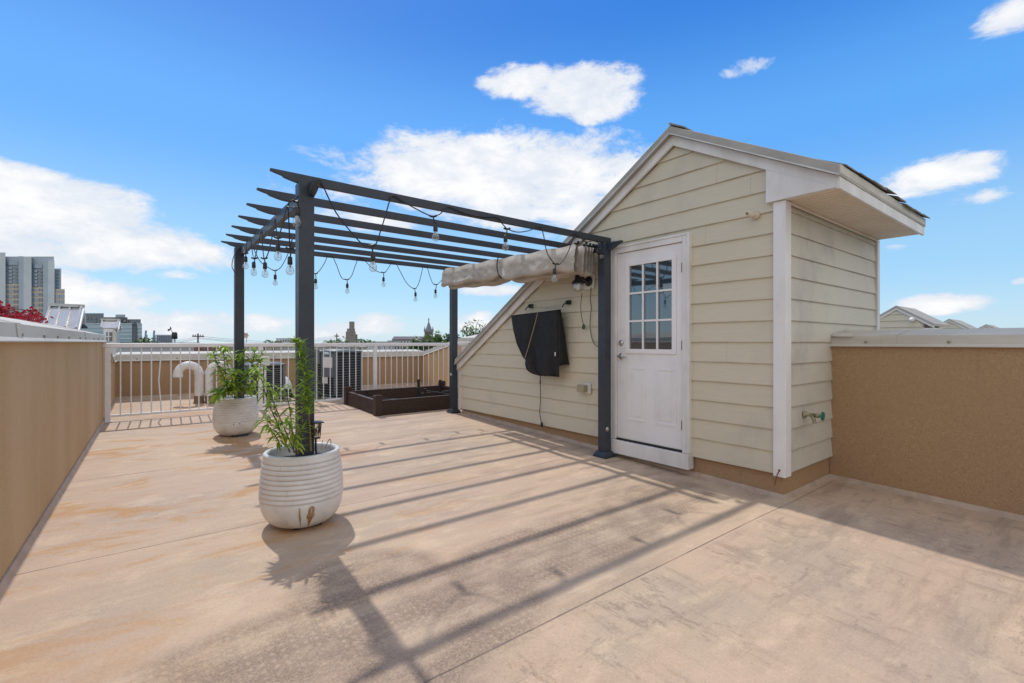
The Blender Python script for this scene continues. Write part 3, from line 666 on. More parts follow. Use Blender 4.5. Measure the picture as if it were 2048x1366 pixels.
# canopy bunched along the wall side
can = thing('shade_canopy', (3.75, 5.0, .8), 'weathered beige canvas shade pulled back and bunched under the pergola rafters', 'canopy')
cloth = MB()
ny_ = 110
def depth_at(Y, i):
    t = (Y-3.50)/(6.50-3.50); s = abs(Y-4.88)
    pin = math.exp(-(s/.10)**2)
    d = (.305-.035*t)+.012*math.sin(Y*4.3+i)+.010*math.sin(Y*11+i*2)
    return d-.055*pin, pin
loops = [(3.64, .060, .00), (3.765, .05, .03), (3.825, .045, .0), (3.88, .04, .02), (3.925, .035, -.03)]
for li, (xc, wd, dd) in enumerate(loops):
    ring_n = 25; vs = []
    y0 = 3.50+.01*li if li else 3.52
    for j in range(ny_+1):
        Y = y0+(6.34-y0)*j/ny_; dep, pin = depth_at(Y, li); dep += dd; zt = pz(Y)-.085
        sag = .016*math.sin((Y-3.5)/.54*math.pi)**2
        for i in range(ring_n):
            a = i/(ring_n-1)                                  # down the front sheet and up the back one
            s = 1-abs(2*a-1); side = -1 if a < .5 else 1
            bulge = min(1, s*3.5)*(1-max(0, (s-.93)/.07)**2*.8)
            cr_ = nz.noise((Y*2.3, s*1.1+li*3, li*7.1)); wob = .030*cr_+.042*abs(nz.noise((Y*5+s*2.5, s*2.2, 3+li)))-.012+.016*nz.noise((Y*13-s*7, s*5, li*2))
            wob += -.03*pin*(1-s)+.022*math.sin((s*5+abs(Y-4.88)*9))*math.exp(-(abs(Y-4.88)/.28)**2)
            xx = xc+side*wd*.5*bulge*(1-.75*pin)+wob*s*(1 if li == 0 else .35)-.02*s*(1-pin)
            vs.append((xx, Y, zt-sag*(1-s)-dep*s+.012*math.sin(a*math.pi*2)))
    cloth.add(vs, [(j*ring_n+i, (j+1)*ring_n+i, (j+1)*ring_n+i+1, j*ring_n+i+1) for j in range(ny_) for i in range(ring_n-1)], True)
cloth.build('canvas', CANV, can)
k = MB()
for yy in (4.88,):
    dep, _ = depth_at(yy, 0)
    k.tube(catmull([(3.60, yy, pz(yy)-.06), (3.575, yy, pz(yy)-.2), (3.60, yy-.02, pz(yy)-.085-dep-.004), (3.68, yy-.03, pz(yy)-.085-dep-.01), (3.74, yy, pz(yy)-.2), (3.70, yy, pz(yy)-.06)], 5), .007, 6)
k.build('tie_strap', BLACK, can)
for li, (xc, wd, dd) in enumerate(loops):
    for yy in (3.53, 6.33):
        k = MB(); z = pz(yy); k.box((xc-.035, yy-.016, z-.098), (xc+.01, yy+.016, z-.084)); k.box((xc+.0102, yy-.012, z-.094), (xc+.028, yy+.012, z-.058)); k.build('slide_hook', BLACK, can, .003)
# string lights
lights = thing('string_lights', (2.2, 4.5, 1.0), 'black cable with clear bulbs strung along the pergola rafters and beam', 'string lights')
cab = MB()
def bulb(p, tilt=(0, 0)):
    rot = Matrix.Rotation(tilt[0], 4, 'X') @ Matrix.Rotation(tilt[1], 4, 'Y')
    s = MB(); s.lathe([(.008, .058), (.017, .050), (.0185, .0), (.0165, -.004)][::-1], p, 14, rot); so_ = s.build('socket', BLACK, lights)
    g_ = MB(); g_.lathe([(.013, -.004), (.016, -.014), (.028, -.038), (.030, -.055), (.024, -.074), (.010, -.084), (0, -.085)][::-1], p, 18, rot); bo = g_.build('bulb', GLASS, so_)
    f_ = MB(); f_.lathe([(.006, -.004), (.0075, -.022), (.003, -.03)][::-1], p, 8, rot)
    f_.tube([Vector(p)+rot.to_3x3() @ Vector((.012*math.sin(i*2.4), .012*math.cos(i*2.4), -.026-.0045*i)) for i in range(8)], .0014, 4); f_.build('filament', FILA, so_)
def drop(c, b_):      # T connector at c with a lead to the socket below
    cab.tube([Vector(c)+RT*-.03+UP*.008, Vector(c)+RT*-.012, Vector(c), Vector(c)+RT*.012, Vector(c)+RT*.03+UP*.008], .0085, 6)
    b_ = Vector(b_); cab.tube(catmull([c, Vector(c).lerp(b_, .5)+Vector((.004, 0, .01)), b_+UP*.058], 4), .0055, 6)
def run(pts, n=7): cab.tube(catmull(pts, n), .0048, 6)
YF1 = 3.372
def fr(x, y, dy=0): return onY(x, y, YF1+dy)
c1 = fr(743, 491); drop(c1, fr(746, 521)); bulb(fr(746, 521))
run([fr(636, 362), fr(644, 368), fr(672, 425), fr(710, 473), fr(729, 491), c1, fr(752, 488), fr(768, 440), fr(781, 397), fr(789, 392), fr(806, 403), fr(838, 421), fr(861, 432), fr(866, 433)])
c2 = fr(866, 433); drop(c2, fr(871, 462)); bulb(fr(871, 462))
run([c2, fr(880, 428), fr(896, 414), fr(920, 423), fr(955, 433), fr(994, 435), fr(1004, 447), fr(1014, 458)])
c3 = fr(1014, 458); drop(c3, fr(1011, 483)); bulb(fr(1011, 483))
run([c3, fr(1033, 464), fr(1055, 462), fr(1073, 455), fr(1081, 454), fr(1087, 470), fr(1094, 505), fr(1107, 525), c3*0+fr(1111, 528)])
c4 = fr(1111, 528); drop(c4, fr(1109, 548)); bulb(fr(1109, 548))
run([c4, fr(1121, 527), fr(1136, 504), fr(1147, 474), fr(1149, 467), fr(1161, 475), fr(1172, 484), fr(1188, 482), fr(1206, 492), fr(1199, 499)])
drop(fr(1196, 499), fr(1199, 510)); bulb(fr(1199, 508), (.5, -1.1))
YB1 = 6.60
def bk_(x, y): return onY(x, y, YB1)
back = [((631, 547), (631.5, 566)), ((694, 559), (694.5, 575)), ((767, 545), (767, 562)), ((829, 577), (831, 592)), ((872.5, 569), (871, 586)), ((550, 541), (550.5, 558))]
for c_, s_ in back: drop(bk_(*c_), bk_(*s_)); bulb(bk_(*s_))
run([bk_(506, 495), bk_(520, 522), bk_(535, 534), bk_(550, 541), bk_(562, 534), bk_(574, 512), bk_(580, 497)])
run([bk_(600, 500), bk_(612, 530), bk_(622, 543), bk_(631, 547), bk_(640, 540), bk_(650, 524), bk_(655, 511)])
run([bk_(665, 512), bk_(673, 530), bk_(683, 555), bk_(694, 559), bk_(703, 552), bk_(711, 530), bk_(717, 514)])
run([bk_(727, 518), bk_(740, 532), bk_(755, 543), bk_(767, 545), bk_(774, 540), bk_(783, 525)])
run([bk_(792, 526), bk_(803, 548), bk_(815, 568), bk_(829, 577), bk_(838, 565), bk_(846, 533)])
run([bk_(854, 532), bk_(860, 553), bk_(866, 567), bk_(872.5, 569), bk_(882, 562), bk_(889, 550)])
run([bk_(655, 511), bk_(665, 512)]); run([bk_(717, 514), bk_(727, 518)]); run([bk_(783, 525), bk_(792, 526)]); run([bk_(846, 533), bk_(854, 532)]); run([bk_(580, 497), bk_(600, 500)])
def lb(x, y, dx=-.03):                                    # points hanging under the left beam
    X = .93+dx; r_ = ray(x, y); return r_*(X/r_.x) if abs(r_.x) > .02 else r_*5
left = [((580, 497), (580, 528), 3.85), ((556, 476), (556, 501), 4.15), ((509, 517), (507.5, 535), 5.35), ((528.5, 517), (530, 537), 4.85), ((491, 507), (491.5, 523), 5.9)]
for c_, s_, Y in left: c3_, s3_ = onY(*c_, Y), onY(*s_, Y); drop(c3_, s3_); bulb(s3_)
run([onY(576, 413, 3.7), onY(578, 450, 3.78), onY(580, 497, 3.85), onY(584, 480, 3.75), onY(590, 470, 3.6)])
run([onY(574, 413, 3.7), onY(563, 455, 3.95), onY(556, 476, 4.15), onY(552, 455, 4.2), onY(550, 436, 4.25), onY(545, 470, 4.5), onY(536, 507, 4.75), onY(528.5, 517, 4.85), onY(525, 490, 4.9), onY(523, 461, 4.95), onY(516, 490, 5.2), onY(509, 517, 5.35), onY(504, 500, 5.5), onY(501.5, 478, 5.55)])
run([onY(493, 485, 5.95), onY(491, 507, 5.9), onY(484, 492, 6.5), onY(468, 512, 6.55), onY(464, 533, 6.5), onY(470, 545, 6.52)])
run([fr(616, 364), fr(603, 382), fr(592, 397), fr(580, 403), fr(577, 410, .02), fr(582, 415), fr(592, 414), fr(597, 404)])
drop(fr(596, 404), fr(594.5, 430, -.02)); bulb(fr(594.5, 430, -.02))
cab.build('cable', BLACK, lights)

# ------------------------------------------------------------------ planters
def planter(c, r, label, rust):
    x, y = c; z = fz(y)
    root = thing('planter_pot', (x, y, z), label, 'planter')
    H = .565; pr = [(.0, .004), (.155, .004), (.17, .018)]
    for i in range(9):                                    # smooth bowl
        t = i/8; pr.append((.17+.128*math.sin(t*math.pi/2), .018+.20*(1-math.cos(t*math.pi/2))))
    z0 = .222; n = 9; st = (H-.03-z0)/n                   # ledged rings
    for i in range(n):
        za = z0+i*st; ra = .300-.034*((za-z0)/(H-z0))**1.8
        pr += [(ra-.006, za+.001), (ra+.003, za+.005), (ra+.002, za+st*.5), (ra-.004, za+st*.95)]
    rt = .272
    pr += [(rt, H-.028), (rt+.003, H-.012), (rt-.006, H-.002), (rt-.020, H), (rt-.030, H-.008), (rt-.034, H-.03), (rt-.036, H-.16), (0, H-.16)]
    s = r/.30; M4 = Matrix.Diagonal((s, s, s, 1))
    k = MB(); k.lathe(pr, (x, y, z), 64, M4); k.build('pot', POT, root, origin=(x, y, z))
    k = MB(); rr = (rt-.0355)*s; vs = [(x, y, z+(H-.085)*s)]
    rings_ = 7; 
    for q in range(1, rings_+1):
        for i in range(28):
            a = 2*math.pi*i/28; vs.append((x+rr*q/rings_*math.cos(a), y+rr*q/rings_*math.sin(a), z+(H-.090)*s+random.uniform(-.012, .016)*(1 if q < rings_ else .2)))
    fs = [(0, 1+i, 1+(i+1) % 28) for i in range(28)]+[(1+(q-1)*28+i, 1+q*28+i, 1+q*28+(i+1) % 28, 1+(q-1)*28+(i+1) % 28) for q in range(1, rings_) for i in range(28)]
    k.add(vs, fs, False); k.build('soil', SOIL, root)
    # drain holes; rust weeping out of the front pot's
    for (ang, ln, wd) in rust:
        a = math.atan2(-y, -x)+ang; k = MB(); vs = []; n = 12
        for i in range(n+1):
            t = i/n; zz = (.205-ln*t); 
            # radius of the bowl at this height
            cz = max(-1, min(1, 1-(zz-.018)/.20)); rr_ = .17+.128*math.sin(math.acos(cz)) if zz > .018 else .17
            ww = wd*(.25+.75*math.sin(min(1, t*1.15+.06)*math.pi))*(1+.15*math.sin(t*17))
            lean = -.055*t if wd > .02 else .01*t
            for sgn in (-1, 0, 1):
                aa = a+lean+sgn*ww/.3*.5; vs.append((x+(rr_+.0025+.002*(sgn == 0))*s*math.cos(aa), y+(rr_+.0025+.002*(sgn == 0))*s*math.sin(aa), z+zz*s))
        k.add(vs, [(i*3+q, i*3+q+1, i*3+q+4, i*3+q+3) for i in range(n) for q in (0, 1)], True); k.build('rust_stain', RUSTW, root)
    if not rust:
        for ang in (-.10, .16):
            a = math.atan2(-y, -x)+ang; k = MB(); rr_ = .296*s
            k.lathe([(.0, .002), (.007, .001), (.007, -.004)][::-1], (x+rr_*math.cos(a), y+rr_*math.sin(a), z+.20*s), 10, Matrix.Rotation(a, 4, 'Z') @ Matrix.Rotation(R(90), 4, 'Y')); k.build('drain_hole', BLACK, root)
    return z+(H-.06)*s
RUSTW = M('rust_wash', (.24, .10, .025), (.58, .43, .28), .5, 22, (1, 1, .22), lo=.42, hi=.60)
PF = (.864, 3.44); PB = (.913, 6.72)
zs1 = planter(PF, .264, 'front white ribbed planter with rust streaks, around the near pergola post', [(-.06, .155, .014), (.22, .165, .052)])
zs2 = planter(PB, .248, 'back white ribbed planter without rust, near the railing', [])

def plant(label, stems, lmat, leafgen, name='potted_plant'):
    base = stems[0][0]
    root = thing(name, base, label, 'plant'); st = MB(); lv = MB()
    for pts, r in [(s_[:-1], s_[-1]) for s_ in stems]:
        path = catmull(pts, 8); st.tube(path, r, 6, True, r*.35); leafgen(lv, path)
    st.build('stems', STEM, root); lv.build('leaves', lmat, root, origin=base)
    return root
rnd = random.Random(3)
def fine_leaves(lv, path, n=260, t0=.22, ln=(.05, .10), w=.010, up=.35):
    for i in range(n):
        t = t0+(1-t0)*(i/n)**.9; f_ = t*(len(path)-1); j = min(int(f_), len(path)-2); p = path[j].lerp(path[j+1], f_-j)
        a = rnd.uniform(0, 2*math.pi); l_ = rnd.uniform(*ln)*(1.1-.35*t)
        d = Vector((math.cos(a), math.sin(a), up+rnd.uniform(-.3, .6))); lv.leaf(p, d, l_, w*rnd.uniform(.7, 1.2), bend=rnd.uniform(.1, .6))
def lance_leaves(lv, path, n=46, t0=.12, ln=(.05, .105), w=.020):
    for i in range(n):
        t = t0+(1-t0)*i/n; f_ = t*(len(path)-1); j = min(int(f_), len(path)-2); p = path[j].lerp(path[j+1], f_-j)
        a = i*2.4+rnd.uniform(-.5, .5); l_ = rnd.uniform(*ln)
        d = Vector((math.cos(a), math.sin(a), rnd.uniform(-.15, .75))); lv.leaf(p, d, l_, w*rnd.uniform(.7, 1.2), bend=rnd.uniform(.2, .9), nseg=4)
def broad_leaves(lv, path, n=42, t0=.10): lance_leaves(lv, path, n, t0, (.09, .17), .042)
tp = 3.02
plant('tall feathery green stem climbing in front of the near pergola post', [
    [at(622, 902, tp), at(619, 850, tp), at(614, 800, tp-.02), at(611, 755, tp-.03), at(603, 715, tp-.03), at(592, 682, tp-.03), .0065],
    [at(600, 905, tp), at(603, 865, tp), at(606, 820, tp-.02), at(612, 790, tp-.02), .004]], LEAF_F, lambda lv, p: fine_leaves(lv, p, 370 if len(p) > 35 else 50, .27, (.07, .145), .0105))
plant('leggy narrow leaved plant leaning left over the rim of the front pot', [
    [at(580, 905, 3.1), at(556, 850, 3.1), at(535, 800, 3.1), at(521, 752, 3.1), at(512, 735, 3.1), .005],
    [at(590, 906, 3.05), at(570, 860, 3.05), at(550, 812, 3.05), at(540, 780, 3.05), at(536, 768, 3.0), .005],
    [at(588, 905, 3.15), at(583, 850, 3.15), at(576, 800, 3.15), at(567, 772, 3.2), .0045],
    [at(560, 900, 3.1), at(556, 880, 3.08), at(538, 855, 3.05), at(533, 835, 3.0), .004],
    [at(596, 908, 3.0), at(588, 870, 2.98), at(572, 836, 2.95), .004]], LEAF_L, lambda lv, p: lance_leaves(lv, p, 58, .16, (.055, .115), .019))
k = MB(); q = at(650, 898, 3.15); k.tube(catmull([q, at(655, 885, 3.15), at(660, 878, 3.15), at(662, 888, 3.15), at(657, 893, 3.15)], 5), .003, 5); k.tube([at(643, 900, 3.15), at(645, 880, 3.15)], .002, 5)
tag(k.build('dry_stalk', ROPE), 'pale dried stalk curling out of the soil of the front pot', 'stalk')
tb = 5.60
plant('bushy broad leaved plant filling the back pot', [
    [at(457, 792, tb), at(452, 755, tb), at(448, 715, tb), at(444, 690, tb), .007],
    [at(462, 792, tb), at(449, 760, tb), at(434, 725, tb), at(426, 705, tb), .006],
    [at(470, 792, tb-.05), at(474, 755, tb-.1), at(481, 720, tb-.1), at(486, 700, tb-.1), .006],
    [at(480, 792, tb), at(494, 760, tb-.05), at(505, 725, tb), at(511, 698, tb), .006],
    [at(485, 792, tb), at(503, 765, tb-.05), at(520, 735, tb), at(523, 705, tb), .005],
    [at(465, 793, tb-.05), at(462, 770, tb-.15), at(470, 740, tb-.2), .005],
    [at(448, 792, tb-.05), at(440, 780, tb-.15), at(434, 785, tb-.2), at(433, 798, tb-.2), .004]], LEAF_B, lambda lv, p: broad_leaves(lv, p, 56))
# solar lantern hanging on the post in the front pot
q = Vector((FL[0]+.048, FL[1]-.085, -.645)); lan = thing('lantern', q, 'small black wire lantern tucked against the near pergola post', 'lantern')
def lan_pt(x, y, z): return q+Vector((x*.8, y*.8, z*.86))
k = MB(); k.hexa([lan_pt(-.045, -.045, .125), lan_pt(.055, -.045, .118), lan_pt(.055, .055, .118), lan_pt(-.045, .055, .125), lan_pt(-.045, -.045, .133), lan_pt(.055, -.045, .126), lan_pt(.055, .055, .126), lan_pt(-.045, .055, .133)]); k.build('roof', BLACK, lan)
k = MB()
c8 = [(-.03, -.03), (.035, -.03), (.035, .035), (-.03, .035)]
for i in range(4):
    (xa, ya), (xb, yb) = c8[i], c8[(i+1) % 4]
    k.tube([lan_pt(xa, ya, .125), lan_pt(xa*.75, ya*.75, .0)], .004, 5); k.tube([lan_pt(xa, ya, .12), lan_pt(xb, yb, .12)], .004, 5); k.tube([lan_pt(xa*.75, ya*.75, 0), lan_pt(xb*.75, yb*.75, 0)], .004, 5)
    mx, my = (xa+xb)/2, (ya+yb)/2
    k.tube([lan_pt(xa*.9, ya*.9, .085), lan_pt(mx*.9, my*.9, .06), lan_pt(xb*.82, yb*.82, .04)], .003, 5); k.tube([lan_pt(mx, my, .12), lan_pt(mx*.9, my*.9, .06)], .003, 5); k.tube([lan_pt(mx*.9, my*.9, .06), lan_pt(xa*.8, ya*.8, .025)], .003, 5)
k.build('wire_cage', BLACK, lan)
k = MB(); k.lathe([(.010, .012), (.010, .06)], q, 12); k.build('lamp_tube', PLASTIC_T, lan)
k = MB(); k.tube([lan_pt(0, 0, 0), lan_pt(.0, 0, -.09), lan_pt(.02, -.0, -.20)], .007, 6); k.build('stake', BLACK, lan)

# ------------------------------------------------------------------ railing
YFN = 8.50; XA, XB = -.375, 5.47
fence = thing('railing', (2.5, YFN, fz(YFN)), 'white metal railing with thin balusters across the deck', 'railing')
zf = fz(YFN); zt = -.012
k = MB(); k.box((XA-.06, YFN-.028, zt-.062), (XB, YFN+.028, zt)); k.build('top_rail', RAIL, fence, .010)
k = MB(); k.box((XA, YFN-.016, zf+.065), (XB-.05, YFN+.016, zf+.097)); k.build('bottom_rail', RAIL, fence, .004)
posts = [XA, onY(521, 700, YFN).x, onY(750, 700, YFN).x, XB-.12]
for x in posts:
    k = MB(); k.box((x-.03, YFN-.03, zf), (x+.03, YFN+.03, zt-.0625)); po = k.build('post', RAIL, fence, .004)
    k = MB(); k.box((x-.05, YFN-.05, zf+.001), (x+.05, YFN+.05, zf+.012)); k.build('post_base', RAIL, po, .003)
x = XA+.135; i = 0
while x < XB-.15:
    if min(abs(x-p_) for p_ in posts) > .05:
        k = MB()
        if i == 4: k.tube([(x, YFN, zf+.09), (x-.012, YFN, zf+.30), (x-.03, YFN-.01, zf+.55), (x-.012, YFN, zf+.80), (x+.004, YFN, zt-.06)], .0085, 8)
        else: k.tube([(x, YFN, zf+.09), (x, YFN, zt-.06)], .0085, 8)
        o_ = k.build('baluster', RAIL, fence)
        if i == 4: o_['label'] = 'bent white baluster'
    x += .1135; i += 1

# ------------------------------------------------------------------ raised garden bed
Xb0, Xb1, Yb0, Yb1 = 2.86, 4.75, 7.02, 8.36
bed = thing('raised_bed', (3.7, 7.6, fz(7.6)), 'empty dark brown resin raised garden bed beside the back pergola post', 'raised bed')
for (a, b_) in (((Xb0, Yb0), (Xb1, Yb0)), ((Xb0, Yb1), (Xb1, Yb1)), ((Xb0, Yb0), (Xb0, Yb1)), ((Xb1, Yb0), (Xb1, Yb1))):
    k = MB(); a3, b3 = Vector((*a, fz(a[1])+.005)), Vector((*b_, fz(b_[1])+.005)); n3 = (b3-a3).cross(UP).normalized()*.03
    for i in range(7):
        z0, z1 = .235*i/7, .235*(i+1)/7-.006
        k.hexa([a3-n3+UP*z0, b3-n3+UP*z0, b3+n3+UP*z0, a3+n3+UP*z0, a3-n3+UP*z1, b3-n3+UP*z1, b3+n3+UP*z1, a3+n3+UP*z1])
    k.hexa([a3-n3*.8, b3-n3*.8, b3+n3*.8, a3+n3*.8]+[q_+UP*.228 for q_ in (a3-n3*.8, b3-n3*.8, b3+n3*.8, a3+n3*.8)])
    k.build('side_panel', WICK, bed, .002)
for (x, y) in ((Xb0, Yb0), (Xb0, Yb1), (Xb1, Yb0), (Xb1, Yb1)):
    k = MB(); k.box((x-.055, y-.055, fz(y)), (x+.055, y+.055, fz(y)+.315))
    for s_ in (-.03, 0, .03): k.lathe([(.016, 0), (.012, .012), (0, .014)], (x+s_, y-.03, fz(y)+.315), 8)
    k.build('corner_post', WICK, bed, .008)
for (x, y, h_) in ((3.10, 8.05, .27), (3.75, 7.45, .34), (3.95, 7.55, .30), (4.05, 8.0, .42), (4.45, 7.9, .40), (4.40, 7.35, .33), (4.6, 7.6, .36)):
    k = MB(); k.box((x-.02, y-.02, fz(y)), (x+.02, y+.02, fz(y)+h_)); k.build('stake', BLACK, bed, .004)
for (a, b_) in (((3.95, 7.55, .26), (4.6, 7.1, .15)), ((2.95, 8.1, .12), (3.7, 7.2, .10)), ((2.95, 7.8, .10), (3.6, 7.15, .11)), ((3.0, 8.2, .15), (3.9, 7.4, .08)), ((4.2, 8.2, .12), (4.7, 7.6, .22))):
    k = MB(); k.bar((a[0], a[1], fz(a[1])+a[2]), (b_[0], b_[1], fz(b_[1])+b_[2]), .03, .02); k.build('loose_brace', BLACK, bed, .003)

# ------------------------------------------------------------------ mechanical things behind the railing
def condenser(x0, y0, w, h_, label, paper):
    z = fz(y0)
    root = thing('condenser_unit', (x0+w/2, y0+w/2, z), label, 'air conditioner', None)
    k = MB(); k.box((x0-.06, y0-.06, z-.02), (x0+w+.06, y0+w+.06, z+.045)); k.build('pad', TERR, root, .006)
    zb, zt_ = z+.10, z+h_
    for (fx, fy) in ((.05, .05), (w-.09, .05), (.05, w-.09), (w-.09, w-.09)):
        k = MB(); k.box((x0+fx, y0+fy, z+.0455), (x0+fx+.05, y0+fy+.05, zb)); k.build('foot', BLACK, root)
    k = MB(); k.box((x0+.02, y0+.02, zb), (x0+w-.02, y0+w-.02, zt_-.05)); k.build('coil', ACD, root)
    k = MB()
    for (cx, cy) in ((x0, y0), (x0+w-.045, y0), (x0, y0+w-.045), (x0+w-.045, y0+w-.045)): k.box((cx, cy, zb-.005), (cx+.045, cy+.045, zt_-.045))
    k.box((x0-.003, y0-.003, zb-.03), (x0+w+.003, y0+w+.003, zb-.006)); k.build('frame', ACG, root, .01)
    k = MB(); n = 15
    for i in range(n):
        zz = zb+.03+(zt_-zb-.10)*i/n
        k.box((x0+.046, y0+.002, zz), (x0+w-.046, y0+.019, zz+.010)); k.box((x0+.002, y0+.046, zz), (x0+.019, y0+w-.046, zz+.010))
    k.build('louvres', ACG, root)
    k = MB(); k.box((x0-.012, y0+.04, z+.42), (x0+.001, y0+w*.62, zt_-.055)); k.build('control_panel', ACG, root, .004)
    k = MB(); cxy = (x0+w/2, y0+w/2, zt_-.045); k.box((x0-.006, y0-.006, zt_-.044), (x0+w+.006, y0+w+.006, zt_-.012)); k.lathe([(w*.49, 0.034), (w*.46, .052), (w*.2, .062), (0, .063)], cxy, 32); k.build('top_cover', ACG, root, .01)
    if paper:
        k = MB(); k.box((x0-.0165, y0+.07, z+.60), (x0-.0125, y0+.34, z+.80)); k.build('paper_notice', PVC, root)
        k = MB(); k.box((x0-.0165, y0+.20, z+.30), (x0-.0125, y0+.36, z+.42)); k.build('data_plate', PVC, root)
        k = MB(); k.lathe([(0, .0), (.07, 0), (.07, .002), (0, .003)], (0, 0, 0), 20, Matrix.Translation((x0-.0125, y0+.25, z+.87)) @ rotX @ Matrix.Diagonal((.35, 1.4, 1, 1))); k.build('badge', BADGE, root)
    return root
BADGE = M('pale_blue_badge', (.45, .62, .72), (.75, .78, .8), .3, 20)
condenser(2.70, 9.05, .64, .93, 'large grey condenser with a white paper notice, behind the railing next to the brown bed', True).rotation_euler.z = R(20)
condenser(1.42, 9.25, .62, .70, 'smaller grey condenser half hidden behind the back planter', False)
k = MB(); p = onY(531, 721, 9.15); k.box((p.x-.07, p.y, p.z-.09), (p.x+.07, p.y+.06, p.z+.07)); bxo = k.build('disconnect_box', PVC, bev=.008); tag(bxo, 'white electrical disconnect box behind the railing, right of the back planter', 'electrical box')
k = MB(); k.tube([(p.x, p.y+.03, p.z-.09), (p.x, p.y+.03, fz(9.1))], .018, 8); k.build('conduit', PVC, bxo)
p = onY(636, 712, 8.9); k = MB(); k.box((p.x-.10, p.y, p.z-.13), (p.x+.03, p.y+.08, p.z+.12)); bxo = k.build('disconnect_box', ACG, bev=.008); tag(bxo, 'grey electrical box at the left side of the large condenser', 'electrical box')
k = MB(); k.tube([(p.x-.03, p.y+.04, p.z-.13), (p.x-.03, p.y+.04, fz(8.9))], .016, 8); k.build('conduit', ACG, bxo)
for (px, dirx, lab, rr_) in ((398, -1, 'white gooseneck vent pipe curving left, behind the railing', .066), (418.5, 1, 'white gooseneck vent pipe curving right towards the back planter', .058)):
    b0 = fl(px, 806); r_ = rr_; top = onY(px, 722, b0.y).z-r_; bend = .15
    vp = thing('vent_pipe', b0, lab, 'vent pipe', 'gooseneck vent pipes behind the railing')
    k = MB(); pts = [b0+UP*.1, Vector((b0.x, b0.y, top-bend))]
    for i in range(1, 13):
        a = math.pi*i/12; pts.append(Vector((b0.x+dirx*bend*(1-math.cos(a)), b0.y, top-bend+bend*math.sin(a))))
    pts.append(pts[-1]-UP*.05); k.tube(pts, r_, 18); k.tube([b0+UP*.09, b0+UP*(top-bend-b0.z-.02)], r_+.0005, 18)
    k.tube([Vector((b0.x, b0.y, top-bend-.02)), Vector((b0.x, b0.y, top-bend+.03))], r_+.008, 18); k.tube([pts[-1], pts[-1]+UP*.05], r_+.007, 18); k.build('pipe', PVC, vp)
    k = MB(); k.lathe([(r_+.03, 0), (r_+.012, .02), (r_+.006, .13)], b0, 18); k.build('boot', RUBBER, vp)
b0 = fl(577, 800); vp = thing('lineset_hood', b0, 'white plastic elbow hood with black insulated hoses coming out of it', 'pipe hood')
k = MB(); q1 = onY(569, 762, b0.y); k.tube(catmull([q1+Vector((.05, .12, -.30)), q1+Vector((.03, .1, -.06)), q1+Vector((0, 0, .0)), q1+Vector((.01, -.13, -.09)), q1+Vector((.015, -.15, -.14))], 5), .085, 16); k.build('pipe', PVC, vp)
k = MB()
for i in range(4):
    o1 = Vector((.02*i-.03, -.02*(i % 2), 0)); k.tube(catmull([q1+Vector((.015, -.15, -.13))+o1, q1+Vector((.05, -.17, -.24))+o1, q1+Vector((.18, -.12+.03*i, -.31)), q1+Vector((.5, .0+.05*i, -.33)), Vector((2.6, 9.1+.06*i, fz(9)+.06))], 5), .022, 8)
k.build('hoses', BLACK, vp)

# ------------------------------------------------------------------ neighbours on the terrace
LSID = SIDING
def gable_house(label, X, peak, eave, depth, half_l, group):
    """twin stair sheds further along the terrace, gable facing this deck"""
    pk = onX(*peak, X); ev = onX(*eave, X); root = thing('stair_shed', (X, pk.y, -1.9), label, 'shed', group)
    s_ = (pk.z-ev.z)/(pk.y-ev.y); yl_ = pk.y+half_l; zl = pk.z-half_l*s_; t_ = .16
    wall_y = ev.y+(pk.y-ev.y)*.28
    def rz(y): return pk.z-abs(pk.y-y)*s_-t_
    k = MB(); k.prism([(X+.1, wall_y, -1.9), (X+.1, yl_, -1.9), (X+.1, yl_, rz(yl_)), (X+.1, pk.y, rz(pk.y)), (X+.1, wall_y, rz(wall_y))], (depth-.1, 0, 0)); k.build('wall', LSID, root)
    k = MB(); e_ = .24
    for i in range(16):
        z0 = -1.6+i*e_; z1 = min(z0+e_, rz(pk.y))
        if z0 >= rz(pk.y): break
        def ex(z): h_ = (rz(pk.y)-z)/s_; return max(wall_y, pk.y-h_), min(yl_, pk.y+h_)
        (a0, a1), (b0_, b1) = ex(z0), ex(z1); k.add([(X+.05, a0, z0), (X+.05, a1, z0), (X+.09, b1, z1), (X+.09, b0_, z1), (X+.1, a0, z0), (X+.1, a1, z0)], [(0, 3, 2, 1), (0, 1, 5, 4)])
    k.build('siding', LSID, root)
    k = MB()
    for (ya, yb) in ((pk.y, ev.y), (pk.y, yl_)):
        za, zb = pk.z-abs(pk.y-ya)*s_, pk.z-abs(pk.y-yb)*s_
        k.hexa([(X, ya, za-t_*.5), (X+depth+.1, ya, za-t_*.5), (X+depth+.1, yb, zb-t_*.5), (X, yb, zb-t_*.5), (X, ya, za), (X+depth+.1, ya, za), (X+depth+.1, yb, zb), (X, yb, zb)])
    k.build('roof', ROOFM, root)
    k = MB()
    for (ya, yb) in ((pk.y, ev.y), (pk.y, yl_)):
        za, zb = pk.z-abs(pk.y-ya)*s_, pk.z-abs(pk.y-yb)*s_
        k.hexa([(X+.02, ya, za-t_), (X+.06, ya, za-t_), (X+.06, yb, zb-t_), (X+.02, yb, zb-t_), (X+.02, ya, za-t_*.51), (X+.06, ya, za-t_*.51), (X+.06, yb, zb-t_*.51), (X+.02, yb, zb-t_*.51)])
    k.build('rake_board', WHITE, root)
    k = MB(); k.box((X+.03, ev.y, ev.z-t_-.10), (X+depth, wall_y-.002, ev.z-t_)); k.build('eave_return', WHITE, root)
    k = MB(); k.box((X+.02, wall_y-.04, -1.9), (X+.12, wall_y+.10, ev.z-t_-.101)); k.build('corner_board', WHITE, root)
    return root
